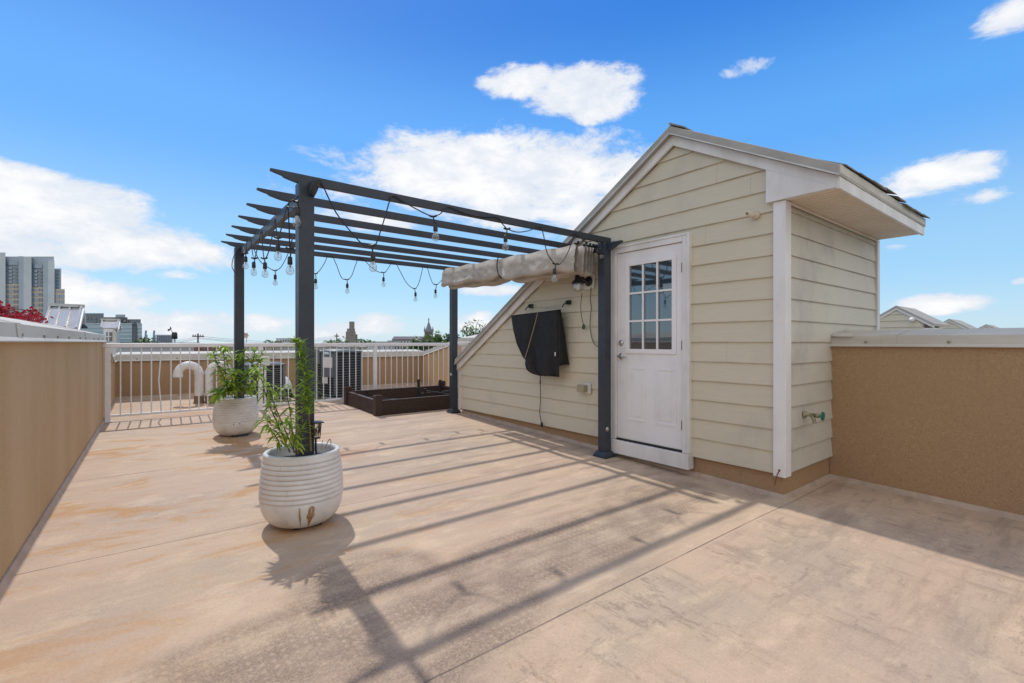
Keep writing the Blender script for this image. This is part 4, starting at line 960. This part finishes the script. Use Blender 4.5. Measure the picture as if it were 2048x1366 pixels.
GRP = 'stair sheds along the terrace beyond the right parapet'
gs = gable_house('nearest and largest grey siding shed gable beyond the right parapet', 22.0, (1792, 611), (1868, 647), 2.6, 3.5, GRP)
k = MB(); p = onX(1825, 639, 22.04); k.lathe([(.08, 0), (.08, .12), (.0, .16)], p, 12, rotX); tag(k.build('wall_light', PVC), 'small round white light on the nearest neighbouring shed gable', 'light')
gable_house('middle siding shed gable beyond the right parapet', 36.0, (1898, 637.5), (1942, 658), 3.2, 3.5, GRP)
gable_house('farthest and smallest shed gable beyond the right parapet', 52.0, (1972, 648.5), (2000, 661), 3.6, 3.5, GRP)
SEAM = M('bright_seam_metal', (.55, .52, .48), (.46, .43, .40), .38, 3, metal=.3)
LWALL = M('pale_siding', (.60, .57, .50), None, .6, 3)
def metal_shed(label, rl, rr_, fl_, fr_, back_v, zb, seams, front=None, lampy=False):
    """left neighbours: ridge left/right, front eave left/right, vector from ridge to the back eave"""
    root = thing('metal_roof_shed', (rl+rr_)/2*1.0+UP*(zb-(rl.z+rr_.z)/2), label, 'shed', 'metal roofed sheds beyond the left parapet')
    back_v = Vector(back_v); bl, br = rl+back_v, rr_+back_v
    k = MB(); n = (fr_-fl_).cross(rl-fl_).normalized(); n = n if n.z > 0 else -n
    k.hexa([fl_, fr_, rr_, rl]+[q_+n*.05 for q_ in (fl_, fr_, rr_, rl)]); k.hexa([rl+n*0, rr_, br, bl]+[rl+n*.05, rr_+n*.05, br+UP*.05, bl+UP*.05])
    for i in range(seams+1):
        t = i/seams; a, b_ = fl_.lerp(fr_, t)+n*.06, rl.lerp(rr_, t)+n*.06; k.bar(a, b_, .035, .05, n)
    k.bar(rl+n*.07, rr_+n*.07, .13, .07); ro = k.build('roof', SEAM, root)
    k = MB()
    ins = (rr_-rl).normalized()*.07
    P = [fl_+ins, fr_-ins, br-ins, bl+ins]; d = UP*-.05
    low = [Vector((q_.x, q_.y, zb)) for q_ in P]
    k.add(low+[q_+d for q_ in P]+[rl+ins+d, rr_-ins+d], [(0, 1, 5, 4), (2, 3, 7, 6), (1, 2, 6, 9, 5), (3, 0, 4, 8, 7), (3, 2, 1, 0)])
    k.build('wall', LWALL, root)
    k = MB(); k.bar(fr_+n*.0-UP*.03, rr_-UP*.03, .05, .11); k.bar(br-UP*.03, rr_-UP*.03, .05, .11); k.build('rake_board', WHITE, root)
    if lampy:
        q_ = (fr_+br)/2+UP*-.02+FW*-.0+RT*.02; k = MB(); k.lathe([(.10, 0), (.08, .05), (.02, .1)], q_, 12); k.tube([q_+UP*.05, q_+UP*.05-RT*.15], .02, 6); k.build('wall_lamp', BLACK, root)
    if front:
        x0, x1, y0, y1, t = front; a, b_, c_, d_ = at(x0, y1, t), at(x1, y1, t), at(x1, y0, t), at(x0, y0, t); o1 = -FW*.05
        k = MB(); w = (b_-a).normalized()*.10
        k.hexa([a-w, b_+w, b_+w+o1, a-w+o1, d_-w+UP*.1, c_+w+UP*.1, c_+w+o1+UP*.1, d_-w+o1+UP*.1]); wf_ = k.build('window', WHITE, root)
        k = MB(); k.hexa([a+o1*1.1, b_+o1*1.1, b_+o1*1.3, a+o1*1.3, d_+o1*1.1, c_+o1*1.1, c_+o1*1.3, d_+o1*1.3]); k.build('pane', PANE_D, wf_)
        k = MB(); m_ = (a+b_)/2; m2 = (c_+d_)/2; k.bar(m_+o1*1.35, m2+o1*1.35, .04, .03, FW); k.bar((a+d_)/2+o1*1.35, (b_+c_)/2+o1*1.35, .04, .03); k.build('glazing_bars', WHITE, wf_)
    return root
metal_shed('larger shed with three panels of bright standing seam roof beyond the left parapet', at(105, 614.5, 11.4), at(166, 617.5, 10.9), at(90, 657, 10.2), at(156, 661, 9.9), at(169.5, 650, 11.5)-at(166, 617.5, 10.9), -1.9, 3, None, True)
metal_shed('small pale metal roof between the red maple and the large seamed roof', at(44, 633, 19), at(77, 633, 18.6), at(30, 649, 17.8), at(75, 649.5, 17.4), at(84.5, 651, 19.6)-at(77, 633, 18.6), -1.9, 2, None, True)
metal_shed('shed with a window under a small bright metal roof, left of the railing', at(207, 643, 15.6), at(238.5, 643.5, 15.4), at(204, 658, 14.9), at(236, 659.5, 14.7), at(242.5, 656, 16.3)-at(238.5, 643.5, 15.4), -1.9, 1, (216, 227, 664.5, 682, 14.82))
# loose dark gap under the lifted coping of the left wall
# ------------------------------------------------------------------ trees
def crown(mb, c, r, n, ln, w, rng, squash=.8, clumps=14):
    cs = [(Vector((rng.gauss(0, .5), rng.gauss(0, .5), rng.gauss(0, .42)*squash)), rng.uniform(.28, .55)) for _ in range(clumps)]
    for i in range(n):
        cc, cr = cs[i % clumps]; d = Vector((rng.gauss(0, 1), rng.gauss(0, 1), rng.gauss(0, 1))).normalized()
        p = Vector(c)+(cc+d*cr*rng.uniform(.55, 1.0))*r
        mb.leaf(p, d+Vector((rng.uniform(-.6, .6), rng.uniform(-.6, .6), rng.uniform(-.7, .3))), ln*rng.uniform(.6, 1.3), w*rng.uniform(.6, 1.3), bend=rng.uniform(.1, .6), nseg=2)
def tree(label, base, c, r, n, ln, w, lmat, name='tree', group=None, seed=1, squash=.8, clumps=14, twigs=7):
    rng = random.Random(seed); root = thing(name, base, label, 'tree', group); base, c = Vector(base), Vector(c)
    k = MB(); k.tube(catmull([base, base.lerp(c, .5)+Vector((rng.uniform(-.1, .1)*r, rng.uniform(-.1, .1)*r, 0)), c], 4), r*.10, 8, True, r*.04)
    for i in range(twigs):
        a = rng.uniform(0, 6.28); e_ = c+Vector((math.cos(a)*r*.75, math.sin(a)*r*.75, rng.uniform(-.1, .8)*r*squash)); s0 = base.lerp(c, rng.uniform(.55, .95))
        k.tube(catmull([s0, s0.lerp(e_, .5)+UP*r*.12, e_], 4), r*.035, 5, True, r*.008)
    k.build('trunk', BARK, root)
    k = MB(); crown(k, c, r, n, ln, w, rng, squash, clumps); k.build('crown', lmat, root, origin=tuple(c))
    return root
# red maple in a tub just over the left wall
mb_ = at(-20, 640, 6.6); mb_ = Vector((mb_.x, mb_.y, -1.9))
rng = random.Random(5); mt = thing('red_maple', mb_, 'red leaved maple showing above the left parapet at the photo edge', 'tree')
k = MB(); c = at(-14, 628, 6.6); k.tube(catmull([mb_, mb_.lerp(c, .6), c], 5), .035, 8, True, .012)
tips = []
for i in range(46):
    px, py = rng.uniform(-75, 66), rng.uniform(592, 656)
    if py < 640-.8*(66-px)*.55-4: py = rng.uniform(622, 655)
    tips.append(at(px, py, 6.6+rng.uniform(-.35, .35)))
for e_ in tips: k.tube(catmull([c-UP*rng.uniform(0, .25), c.lerp(e_, .55)+UP*.05, e_], 4), .010, 5, True, .003)
k.build('trunk', BARK, mt)
k = MB()
for e_ in tips:
    for i in range(26):
        q_ = e_+Vector((rng.gauss(0, .085), rng.gauss(0, .085), rng.gauss(0, .045))); az = rng.uniform(0, 6.28)
        for j in range(5):                                   # five narrow lobes: a maple leaf
            a = az+(j-2)*.55; k.leaf(q_, Vector((math.cos(a), math.sin(a), -.75)), .072*(1-.18*abs(j-2)), .018, bend=.3, nseg=2)
k.build('crown', LEAF_R, mt)
tree('pale open crowned tree rising behind the roof slope of the siding shed', Vector((at(968, 690, 24).x, at(968, 690, 24).y, -13)), at(966, 668, 24), .82, 620, .19, .09, LEAF_P, seed=8, squash=.85, clumps=11, twigs=14)
TG = 'distant trees beyond the back parapet'
for i, (px, py, t, r, lab) in enumerate(((892, 686, 85, 2.8, 'dense green tree right of the church steeple'), (870, 687, 95, 2.3, 'small dense tree just right of the church steeple foot'),
        (676, 692, 90, 1.8, 'low dark tree left of the concrete grain tower'), (662, 693, 92, 1.3, 'smaller low tree by the thin pole left of the grain tower'), (722, 692, 92, 1.8, 'low dark tree right of the grain tower'),
        (547, 690, 80, 1.3, 'small dark tree left of the long white building'), (592, 700, 70, 1.8, 'dark tree under the white building, behind the front pergola post'), (286, 690, 75, 1.5, 'low green tree right of the glass block'), (301, 691, 78, 1.1, 'smaller green tree at the foot of the cranes'), (843, 698, 60, 1.7, 'green tree low beside the white row houses'), (690, 700, 60, 1.6, 'dark tree behind the large condenser'))):
    p = at(px, py, t); tree(lab, Vector((p.x, p.y, -13)), p, r, 1000, r*.26, r*.19, LEAF_T, group=TG, seed=20+i, squash=.7, clumps=12, twigs=4)

# ------------------------------------------------------------------ the city
def far_box(mb, x0, x1, ytop, t, depth, zb=-13., dt=0.):
    RD = ray((x0+x1)/2, CY).normalized(); a, b_ = at(x0, ytop, t+dt), at(x1, ytop, t+dt); zt_ = (a.z+b_.z)/2
    lo = [Vector((a.x, a.y, zb)), Vector((b_.x, b_.y, zb)), Vector((b_.x, b_.y, zb))+RD*depth, Vector((a.x, a.y, zb))+RD*depth]
    hi = [Vector((q_.x, q_.y, zt_)) for q_ in lo]; return mb.hexa(lo+hi)
def far_rect(mb, x0, x1, y0, y1, t, th=.1):   # slab standing just proud of a far facade
    a, b_, c_, d_ = at(x0, y1, t), at(x1, y1, t), at(x1, y0, t), at(x0, y0, t); o1 = ray((x0+x1)/2, CY).normalized()*th
    return mb.hexa([a, b_, b_+o1, a+o1, d_, c_, c_+o1, d_+o1])
def conc(n_, c): return M(n_, c, tuple(x*.88 for x in c), .75, .08)
TW_L = conc('tower_pale', (.60, .65, .71)); TW_G = conc('tower_grey', (.43, .50, .58)); TW_T = conc('tower_tan', (.60, .52, .42))  # tower tones lightened and blued in place of distance haze
T = 260.
tw = thing('apartment_tower', Vector((at(60, 684, T).x, at(60, 684, T).y, -13)), 'tall pale apartment tower with grey and tan window bays at the left edge', 'building')
k = MB(); far_box(k, -60, 108, 513, T, 22); 
k.build('core', TW_G, tw)
for (x0, x1, y) in ((-30, 11, 505), (47, 63, 513.5), (96, 109, 521)):
    k = MB(); far_box(k, x0, x1, y, T-1.6, 3); k.build('pier', TW_L, tw)
for (x0, x1, y) in ((37, 47, 512.5), (86, 96, 520.5)):  # shaded sides of the pale piers, their shade painted as grey boxes
    k = MB(); far_box(k, x0, x1, y, T-1.5, 2.8); k.build('pier', TW_G, tw)
k = MB(); far_box(k, 109, 122.5, 537, T, 18); k.build('side_wing', TW_G, tw)
k = MB(); far_box(k, 109.5, 129.5, 578, T-1, 14); k.build('low_wing', TW_T, tw)
k = MB(); far_box(k, 63, 75, 517, T+3, 6); k.build('roof_plant', TW_G, tw)
for (x0, x1, y0) in ((11.3, 36.7, 568), (63.3, 85.7, 575)):
    k = MB(); far_rect(k, x0, x1, y0, 684, T-.6, .5); k.build('tan_bay', TW_T, tw)
    s_ = (x1-x0)/25.4; dy = (x0-11.3)/52*6.5
    k = MB(); far_rect(k, x0+1, x1-1, 522+dy, 530+dy, T-.7); k.build('window', PANE_F, tw)
    for i in range(5):
        y = 533.5+i*7.0+dy
        k = MB(); far_rect(k, x0+4*s_, x0+12.5*s_, y, y+4.6, T-.7); k.build('window', PANE_F, tw)
        k = MB(); far_rect(k, x0+17*s_, x0+24.5*s_, y, y+4.6, T-.7); k.build('window', PANE_D, tw)
    for i in range(7):
        y = (570.5 if i == 0 else 569+i*10.4)+dy+(0 if i else .5); h_ = 5 if i == 0 else 7
        if y > 676: break
        for (a, b_, m_) in ((3, 12.5, PANE_F), (15.5, 19, PANE_D), (21, 24.8, PANE_D)):
            k = MB(); far_rect(k, x0+a*s_, x0+b_*s_, y, y+h_, T-.75); k.build('window', m_, tw)
for i in range(6):
    k = MB(); far_rect(k, 112, 118.5, 540+i*6.6, 544.5+i*6.6, T-.2); k.build('window', PANE_F, tw)
for i in range(4):
    for (a, b_) in ((111, 118.5), (121, 128)):
        y = 580.5 if i == 0 else 579+i*10; k = MB(); far_rect(k, a, b_, y, y+(4 if i == 0 else 7), T-1.2); k.build('window', PANE_F, tw)
# dark glass block
GB_D = conc('charcoal_panel', (.12, .135, .16)); GB_M = conc('slate_panel', (.19, .22, .255)); T2 = 190.
gbk = thing('glass_block', Vector((at(225, 684, T2).x, at(225, 684, T2).y, -13)), 'dark grey apartment block with blue glass lower floors', 'building')
k = MB(); far_box(k, 130, 207.5, 626.5, T2, 18); k.build('left_block', GB_M, gbk)
k = MB(); far_box(k, 207.6, 255, 634.5, T2+.5, 17); k.build('middle_block', GB_D, gbk)
k = MB(); far_box(k, 255.1, 281.5, 638.5, T2+1, 16); k.build('right_block', GB_M, gbk)
k = MB(); far_box(k, 231, 250.5, 629, T2+6, 6, 5.); k.build('roof_plant', TW_G, gbk)
k = MB(); far_box(k, 50, 129.9, 632, T2+4, 14); k.build('rear_block', GB_M, gbk)
for i in range(5):
    y = 647+i*7.6
    for (x0, x1) in ((131, 207), (232, 264), (274.5, 284)):
        k = MB(); far_rect(k, x0, x1, y+.9, y+7.2, T2-.5, .4); gl = k.build('glass_band', PANE_B, gbk)
        k = MB(); far_rect(k, x0, x1, y-.5, y+.8, T2-.9, .8); k.build('slab_edge', TW_L, gbk)
k = MB(); far_rect(k, 264.5, 274, 652, 684, T2-.7, .6); k.build('dark_bay', GB_D, gbk)
for (x0, x1, y) in ((186, 192, 635), (196.5, 203.5, 636), (186, 192, 641), (171, 176, 634), (178, 182, 634), (228, 234, 638), (237, 243, 639), (247, 252, 640), (263, 267, 643), (273, 278, 644)):
    k = MB(); far_rect(k, x0, x1, y, y+4, T2-.2, .4); k.build('window', PANE_D, gbk)
# container cranes far off
CR = conc('crane_blue', (.22, .34, .46))
for (px, lab) in ((291, 'left far harbour crane with its boom raised'), (307.5, 'right far harbour crane with its boom raised')):
    t = 900.; k = MB(); k.bar(at(px-1.5, 690, t), at(px+1, 661, t), 2.2, 2.2); k.bar(at(px+2, 690, t), at(px+2.4, 670, t), 2., 2.); k.bar(at(px-3, 676, t), at(px+4, 677, t), 2., 2.)
    tag(k.build('harbour_crane', CR), lab, 'crane', 'far harbour cranes')
SHD = conc('ribbed_blue_grey', (.30, .34, .41))
hs = thing('plant_shed', Vector((at(330, 684, 110).x, at(330, 684, 110).y, -13)), 'ribbed blue grey box building right of the cranes', 'building')
k = MB(); far_box(k, 312.5, 345, 671, 110, 8); k.build('wall', SHD, hs)
k = MB(); far_rect(k, 312, 346, 669.3, 671, 109.8, 8.4); k.build('roof', TW_L, hs)
k = MB()
for i in range(9): far_rect(k, 313+i*3.6, 313.8+i*3.6, 671.5, 690, 109.7, .2)
k.build('ribs', TW_G, hs)
# anemometer with a black bag on a near roof
p = at(346, 690, 20); sg = thing('roof_sensor', p, 'black cylinder and thin wind vane on a mast above the railing', 'weather sensor')
k = MB(); k.lathe([(.085, -.15), (.11, -.12), (.10, .10), (.07, .14), (0, .15)], at(349, 671, 20), 14); k.build('black_hood', BLACK, sg)
k = MB(); k.tube([at(350, 690, 20), at(349, 676, 20)], .03, 6); k.tube([at(348, 672, 20), at(343, 661, 20), at(340, 657, 20)], .014, 6); k.build('mast', TW_G, sg)
k = MB(); k.tube([at(336, 660, 20), at(343, 657, 20)], .018, 6); k.tube([at(339, 661, 20), at(341.5, 653.5, 20)], .018, 6); k.lathe([(.03, -.04), (.03, .04)], at(337, 660, 20), 8); k.build('wind_vane', BLACK, sg)
# utility poles
def upole(px, top, t, w, lab, thick=.3):
    b0 = at(px, 684, t); root = thing('utility_pole', Vector((b0.x, b0.y, -13)), lab, 'utility pole', 'utility poles over the roofs')
    k = MB(); tp_ = at(px, top, t); k.tube([Vector((b0.x, b0.y, -13)), tp_], thick*.5, 8, True, thick*.35); k.build('pole', BARK, root)
    k = MB(); yy = top+5.5; k.bar(at(px-w, yy-.2, t), at(px+w, yy+.4, t), .16, .18)
    for s_ in (-.85, -.45, .4, .85): k.lathe([(.05, 0), (.05, .28), (0, .3)], at(px+w*s_, yy, t), 6)
    k.build('crossarm', BARK, root)
upole(396, 667, 75, 11.5, 'utility pole with a wide crossarm left of the back planter')
upole(673.5, 667, 120, 4.5, 'thin utility pole left of the concrete grain tower', .35)
wires = MB()
for dy in (0, 3, 5):
    a, b_ = at(396, 672+dy, 75), at(673, 671+dy, 120); wires.tube([a.lerp(b_, t)-UP*1.2*math.sin(math.pi*t) for t in [i/12 for i in range(13)]], .02, 4)
    a, b_ = at(396, 672+dy, 75), at(300, 676+dy, 60); wires.tube([a.lerp(b_, t)-UP*.5*math.sin(math.pi*t) for t in [i/8 for i in range(9)]], .018, 4)
tag(wires.build('overhead_wires', BLACK), 'thin overhead wires strung between the utility poles', 'wires')
# grain tower
CT = conc('old_concrete', (.27, .25, .23)); T4 = 420.
gt = thing('grain_tower', Vector((at(703, 684, T4).x, at(703, 684, T4).y, -13)), 'stepped old concrete grain tower on the skyline', 'building')
for (x0, x1, y, d) in ((698.5, 709, 643, 9), (694, 710, 657, 11), (691.5, 711.5, 663, 13), (709.5, 715, 668.5, 10)):
    k = MB(); far_box(k, x0, x1, y, T4-d*.3, d); k.build('tower_stage', CT, gt)
for x in (701, 705): 
    for i in range(5):
        k = MB(); far_rect(k, x, x+1.1, 645.5+i*6, 647.3+i*6, T4-4.4); k.build('window', PANE_D, gt)
# church
ST = conc('spire_slate', (.24, .24, .26)); BRK = conc('brown_brick', (.16, .115, .09)); RFC = conc('dark_church_roof', (.10, .09, .095)); T5 = 210.
ch = thing('church', Vector((at(840, 684, T5).x, at(840, 684, T5).y, -13)), 'brown church with a pointed grey steeple and long dark roof', 'church')
k = MB(); a, b_ = at(783, 679, T5), at(876, 679, T5); r0, r1 = at(788, 672.8, T5+7), at(873, 672.8, T5+7); back = FW*14
k.add([a, b_, r1, r0, a+back, b_+back], [(0, 1, 2, 3), (3, 2, 5, 4), (0, 3, 4), (1, 5, 2)]); k.build('roof', RFC, ch)
k = MB(); far_box(k, 784, 875, 679.2, T5+.6, 13); k.build('wall', BRK, ch)
k = MB(); far_box(k, 849, 866, 663.5, T5-2, 4.0); bt = k.build('bell_tower', BRK, ch)
for x in (851.2, 856.2, 861.2):
    k = MB(); far_rect(k, x, x+2.8, 667, 673.5, T5-2.15); k.build('belfry_opening', PANE_D, bt)
k = MB(); c_ = at(857.5, 664.6, T5); apex = at(857.5, 641, T5); w = 8.0/944*T5; base = []
for i in range(8): a = math.pi/8+i*math.pi/4; base.append(c_+Vector((math.cos(a)*w*1.0, math.sin(a)*w*1.0, 0)))
k.add(base+[apex], [(i, (i+1) % 8, 8) for i in range(8)]); k.build('spire', ST, ch)
for x in (849.5, 865.5):
    for dt_ in (-1.9, 1.9):
        k = MB(); q_ = at(x, 664, T5+dt_); k.lathe([(.42, 0), (.42, .9), (0, 2.6)], q_, 8); k.build('pinnacle', ST, ch)
k = MB(); k.bar(apex-UP*.5, at(857.5, 636.5, T5), .28, .28); k.bar(at(856.2, 638.3, T5), at(858.8, 638.3, T5), .2, .2); k.build('cross', RFC, ch)
# row houses and low buildings just over the back parapet
WH = conc('white_render', (.60, .60, .60)); GRY = conc('flat_grey_roof', (.42, .44, .47)); RED = conc('red_brick', (.25, .105, .075)); BGE = conc('beige_render', (.48, .44, .38))
RG = 'low buildings beyond the back parapet'
def low(px0, px1, ytop, t, mat, lab, wins=(), parap=True, d=9):
    b0 = at((px0+px1)/2, 684, t); root = thing('row_house', Vector((b0.x, b0.y, -13)), lab, 'house', RG)
    k = MB(); far_box(k, px0, px1, ytop, t, d); k.build('wall', mat, root)
    if parap: k = MB(); far_rect(k, px0-.4, px1+.4, ytop-1.0, ytop, t-.15, d+.3); k.build('roof', GRY, root)
    for (a, b_, y0, y1) in wins: k = MB(); far_rect(k, a, b_, y0, y1, t-.06); k.build('window', PANE_D, root)
low(552, 592, 677.5, 150, WH, 'long white flat roofed building left of the front pergola post', [(560+i*5, 562.6+i*5, 680, 683) for i in range(6)])
low(728, 752, 683.5, 120, TW_L, 'pale grey building right of the grain tower')
low(752, 800, 684, 118, WH, 'white building in front of the church roof', [])
low(775, 880, 682, 140, WH, 'long white building with many upright windows below the church', [(783+i*6.2, 786+i*6.2, 682.8, 688) for i in range(14)])
low(225, 388, 692.5, 34, GRY, 'wide flat blue grey roof left of the back planter, below the rail', [])
low(388, 445, 692, 60, RED, 'red brick house behind the vent pipes', [(396, 400, 695, 702), (408, 412, 695, 702), (424, 428, 695, 702)])
low(445, 560, 693, 66, BGE, 'beige house behind the back planter', [(528, 533, 695, 702), (544, 549, 695, 702)])
low(560, 625, 693, 64, GRY, 'grey house behind the front pergola post', [])
low(625, 735, 694.5, 58, BGE, 'beige flat roofed house behind the large condenser', [(700, 705, 697, 703), (718, 723, 697, 703)])
low(735, 778, 690, 62, TW_L, 'pale grey row house with two windows, right of the condenser', [(747, 751, 692.5, 698), (757, 761, 693, 698), (769, 772, 692, 698)])
low(778, 815, 690.5, 63, WH, 'white row house with two small dark windows', [(790, 798, 692.5, 698), (801.5, 804, 693, 698), (806, 809, 693, 698)])
low(815, 870, 691, 64, TW_L, 'pale row house at the right end of the row', [(822, 826, 693, 698), (836, 840, 693, 698)])
low(870, 1010, 688, 66, BGE, 'beige house behind the stepped parapet', [])
low(310, 400, 686, 120, TW_G, 'grey industrial roof behind the utility pole', [(322+i*12, 327+i*12, 687, 690) for i in range(6)])
low(400, 560, 687, 140, TW_G, 'long low grey warehouse on the skyline', [(410+i*14, 416+i*14, 688, 690.5) for i in range(9)])
low(590, 780, 687.5, 160, TW_G, 'long grey warehouse below the grain tower', [])
low(-200, 60, 668, 60, TW_G, 'grey block behind the red maple', [], True, 12)
# pinwheel over the rail
pw_ = at(493, 690, 12); k = MB(); root = thing('pinwheel', pw_, 'small faded pinwheel on a stick beyond the railing', 'pinwheel')
k.tube([at(493, 705, 12), at(493, 672, 12)], .008, 6); k.build('stick', TW_G, root)
k = MB(); c_ = at(493, 671, 12)
for i in range(6): a = i*math.pi/3; k.leaf(c_-FW*.02, RT*math.cos(a)+UP*math.sin(a), .09, .05, up=FW, nseg=2)
k.build('vanes', M('faded_pink', (.65, .45, .38), None, .6, 20), root)

# ------------------------------------------------------------------ light, sky, camera
EL = R(55.7); AZ = R(2.0)                                   # the sun stands over the far end of the deck, a touch to the shed side
sv = Vector((math.sin(AZ)*math.cos(EL), math.cos(AZ)*math.cos(EL), math.sin(EL)))
sl = bpy.data.lights.new('sun', 'SUN'); sl.energy = 2.0; sl.angle = R(.9); sl.color = (1, .95, .87)
so_ = bpy.data.objects.new('sun', sl); C.objects.link(so_); so_.rotation_euler = (-sv).to_track_quat('-Z', 'Y').to_euler()
w = bpy.data.worlds.new('World'); SC.world = w; w.use_nodes = True; nt = w.node_tree
bg = nt.nodes['Background']; bg.inputs[1].default_value = .15
sky = N(nt, 'ShaderNodeTexSky'); sky.sky_type = 'NISHITA'; sky.sun_disc = False; sky.sun_elevation = EL; sky.sun_rotation = AZ
sky.air_density = 1.0; sky.dust_density = .6; sky.ozone_density = 2.0; sky.altitude = 50
hs_ = N(nt, 'ShaderNodeHueSaturation'); hs_.inputs['Saturation'].default_value = 1.25; hs_.inputs['Value'].default_value = 1.0; L(nt, sky.outputs[0], hs_.inputs['Color'])
tc = N(nt, 'ShaderNodeTexCoord').outputs['Generated']
sepz = N(nt, 'ShaderNodeSeparateXYZ'); L(nt, tc, sepz.inputs[0]); SKG = 5.4
cr = N(nt, 'ShaderNodeValToRGB'); L(nt, sepz.outputs[2], cr.inputs[0]); cr.color_ramp.interpolation = 'EASE'
for i_, (p_, c_) in enumerate(((0., (.50, .71, .86)), (.14, (.34, .62, .90)), (.37, (.115, .40, .92)), (.585, (.022, .20, .72)), (1., (.012, .12, .50)))):
    e_ = cr.color_ramp.elements[i_] if i_ < 2 else cr.color_ramp.elements.new(p_)
    e_.position = p_; e_.color = (*c_, 1)
clear = mixc(nt, 1., cr.outputs[0], (SKG, SKG, SKG), 'MULTIPLY')
skyc = mixc(nt, .85, hs_.outputs[0], clear)
def cloud(cx, cy, rx, ry):
    d = ray(cx, cy).normalized(); a = d.cross(UP).normalized(); b_ = a.cross(d).normalized()
    ra = abs(ray(cx+rx, cy).normalized().dot(a)); rb = abs(ray(cx, cy+ry).normalized().dot(b_))
    out = []
    for v, r_ in ((a, ra), (b_, rb)):
        n = N(nt, 'ShaderNodeVectorMath', operation='DOT_PRODUCT'); L(nt, tc, n.inputs[0]); n.inputs[1].default_value = v/r_; out.append(math_(nt, 'POWER', math_(nt, 'ABSOLUTE', n.outputs['Value']), 2.))
    return math_(nt, 'SUBTRACT', 1., math_(nt, 'ADD', *out))
clouds = [(1165, 185, 98, 54, 1), (1050, 163, 80, 36, .72), (985, 165, 50, 18, .5), (1180, 225, 45, 25, .9),
          (985, 345, 320, 78, 1), (1120, 330, 170, 60, 1), (860, 345, 160, 45, .95), (1160, 400, 130, 75, .9), (1010, 430, 150, 40, .55), (760, 440, 130, 25, .5),
          (110, 440, 210, 80, 1), (230, 490, 210, 52, 1), (40, 400, 170, 60, 1), (40, 345, 110, 24, .85), (350, 550, 60, 16, .7), (150, 590, 180, 38, .75),
          (2030, 25, 90, 34, .95), (1880, 350, 135, 40, .75), (1950, 320, 70, 20, .7), (1950, 395, 75, 20, .5), (1500, 132, 62, 24, .36),
          (1880, 608, 110, 22, .9), (2040, 562, 26, 10, .6), (1790, 495, 40, 12, .4), (745, 645, 75, 24, .55), (650, 660, 90, 26, .6), (960, 650, 60, 30, .7), (330, 650, 200, 32, .65), (100, 560, 120, 26, .7), (960, 575, 70, 18, .55), (540, 650, 70, 24, .6), (1010, 580, 60, 14, .5)]
mk = None
# unseen broken cloud added overhead and behind the viewer for soft fill light
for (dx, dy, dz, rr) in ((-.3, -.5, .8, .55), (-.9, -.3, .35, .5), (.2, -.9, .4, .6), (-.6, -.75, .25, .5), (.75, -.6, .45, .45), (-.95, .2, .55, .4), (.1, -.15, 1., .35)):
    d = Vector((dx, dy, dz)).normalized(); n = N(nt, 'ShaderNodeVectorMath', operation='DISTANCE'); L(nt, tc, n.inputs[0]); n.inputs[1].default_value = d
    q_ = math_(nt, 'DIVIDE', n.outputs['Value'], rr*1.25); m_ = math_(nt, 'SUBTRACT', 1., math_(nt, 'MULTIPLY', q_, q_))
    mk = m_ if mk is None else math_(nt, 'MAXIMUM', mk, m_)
for (cx, cy, rx, ry, wt) in clouds:
    m_ = math_(nt, 'ADD', cloud(cx, cy, rx*1.12, ry*1.12), wt-1.)
    mk = m_ if mk is None else math_(nt, 'SMOOTH_MAX', mk, m_, .15)
nco = mapping(nt, tc, (1, 1, 2.1))
n1 = noise(nt, nco, 8.5, 10, .69, .3); n2 = noise(nt, nco, 2.6, 3, .5)
dens = math_(nt, 'ADD', math_(nt, 'MAXIMUM', mk, -1.6), math_(nt, 'MULTIPLY', math_(nt, 'SUBTRACT', n1, .5), 3.3))
alpha = ramp(nt, dens, -.22, .55)
shade = ramp(nt, math_(nt, 'ADD', dens, math_(nt, 'MULTIPLY', math_(nt, 'SUBTRACT', noise(nt, nco, 9, 7, .6), .5), 2.6)), .1, 1.5)
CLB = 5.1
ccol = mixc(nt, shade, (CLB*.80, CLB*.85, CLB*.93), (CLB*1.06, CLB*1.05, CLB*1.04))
# low veil of haze toward the horizon
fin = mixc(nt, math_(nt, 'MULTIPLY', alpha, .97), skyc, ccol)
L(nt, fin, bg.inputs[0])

cam = bpy.data.cameras.new('camera'); co_ = bpy.data.objects.new('camera', cam); C.objects.link(co_)
cam.sensor_width = 36; cam.lens = F/2048*36; cam.shift_y = (CY-683)/2048; cam.clip_end = 12000; cam.clip_start = .05
co_.location = (0, 0, 0); co_.rotation_euler = (R(90), 0, -TH)
SC.camera = co_
vs_ = SC.view_settings; vs_.view_transform = 'Standard'; vs_.look = 'None'; vs_.gamma = 1; vs_.exposure = 0.36
SC.cycles.use_denoising = True; SC.cycles.max_bounces = 8; SC.cycles.transparent_max_bounces = 12; SC.cycles.caustics_reflective = False; SC.cycles.caustics_refractive = False
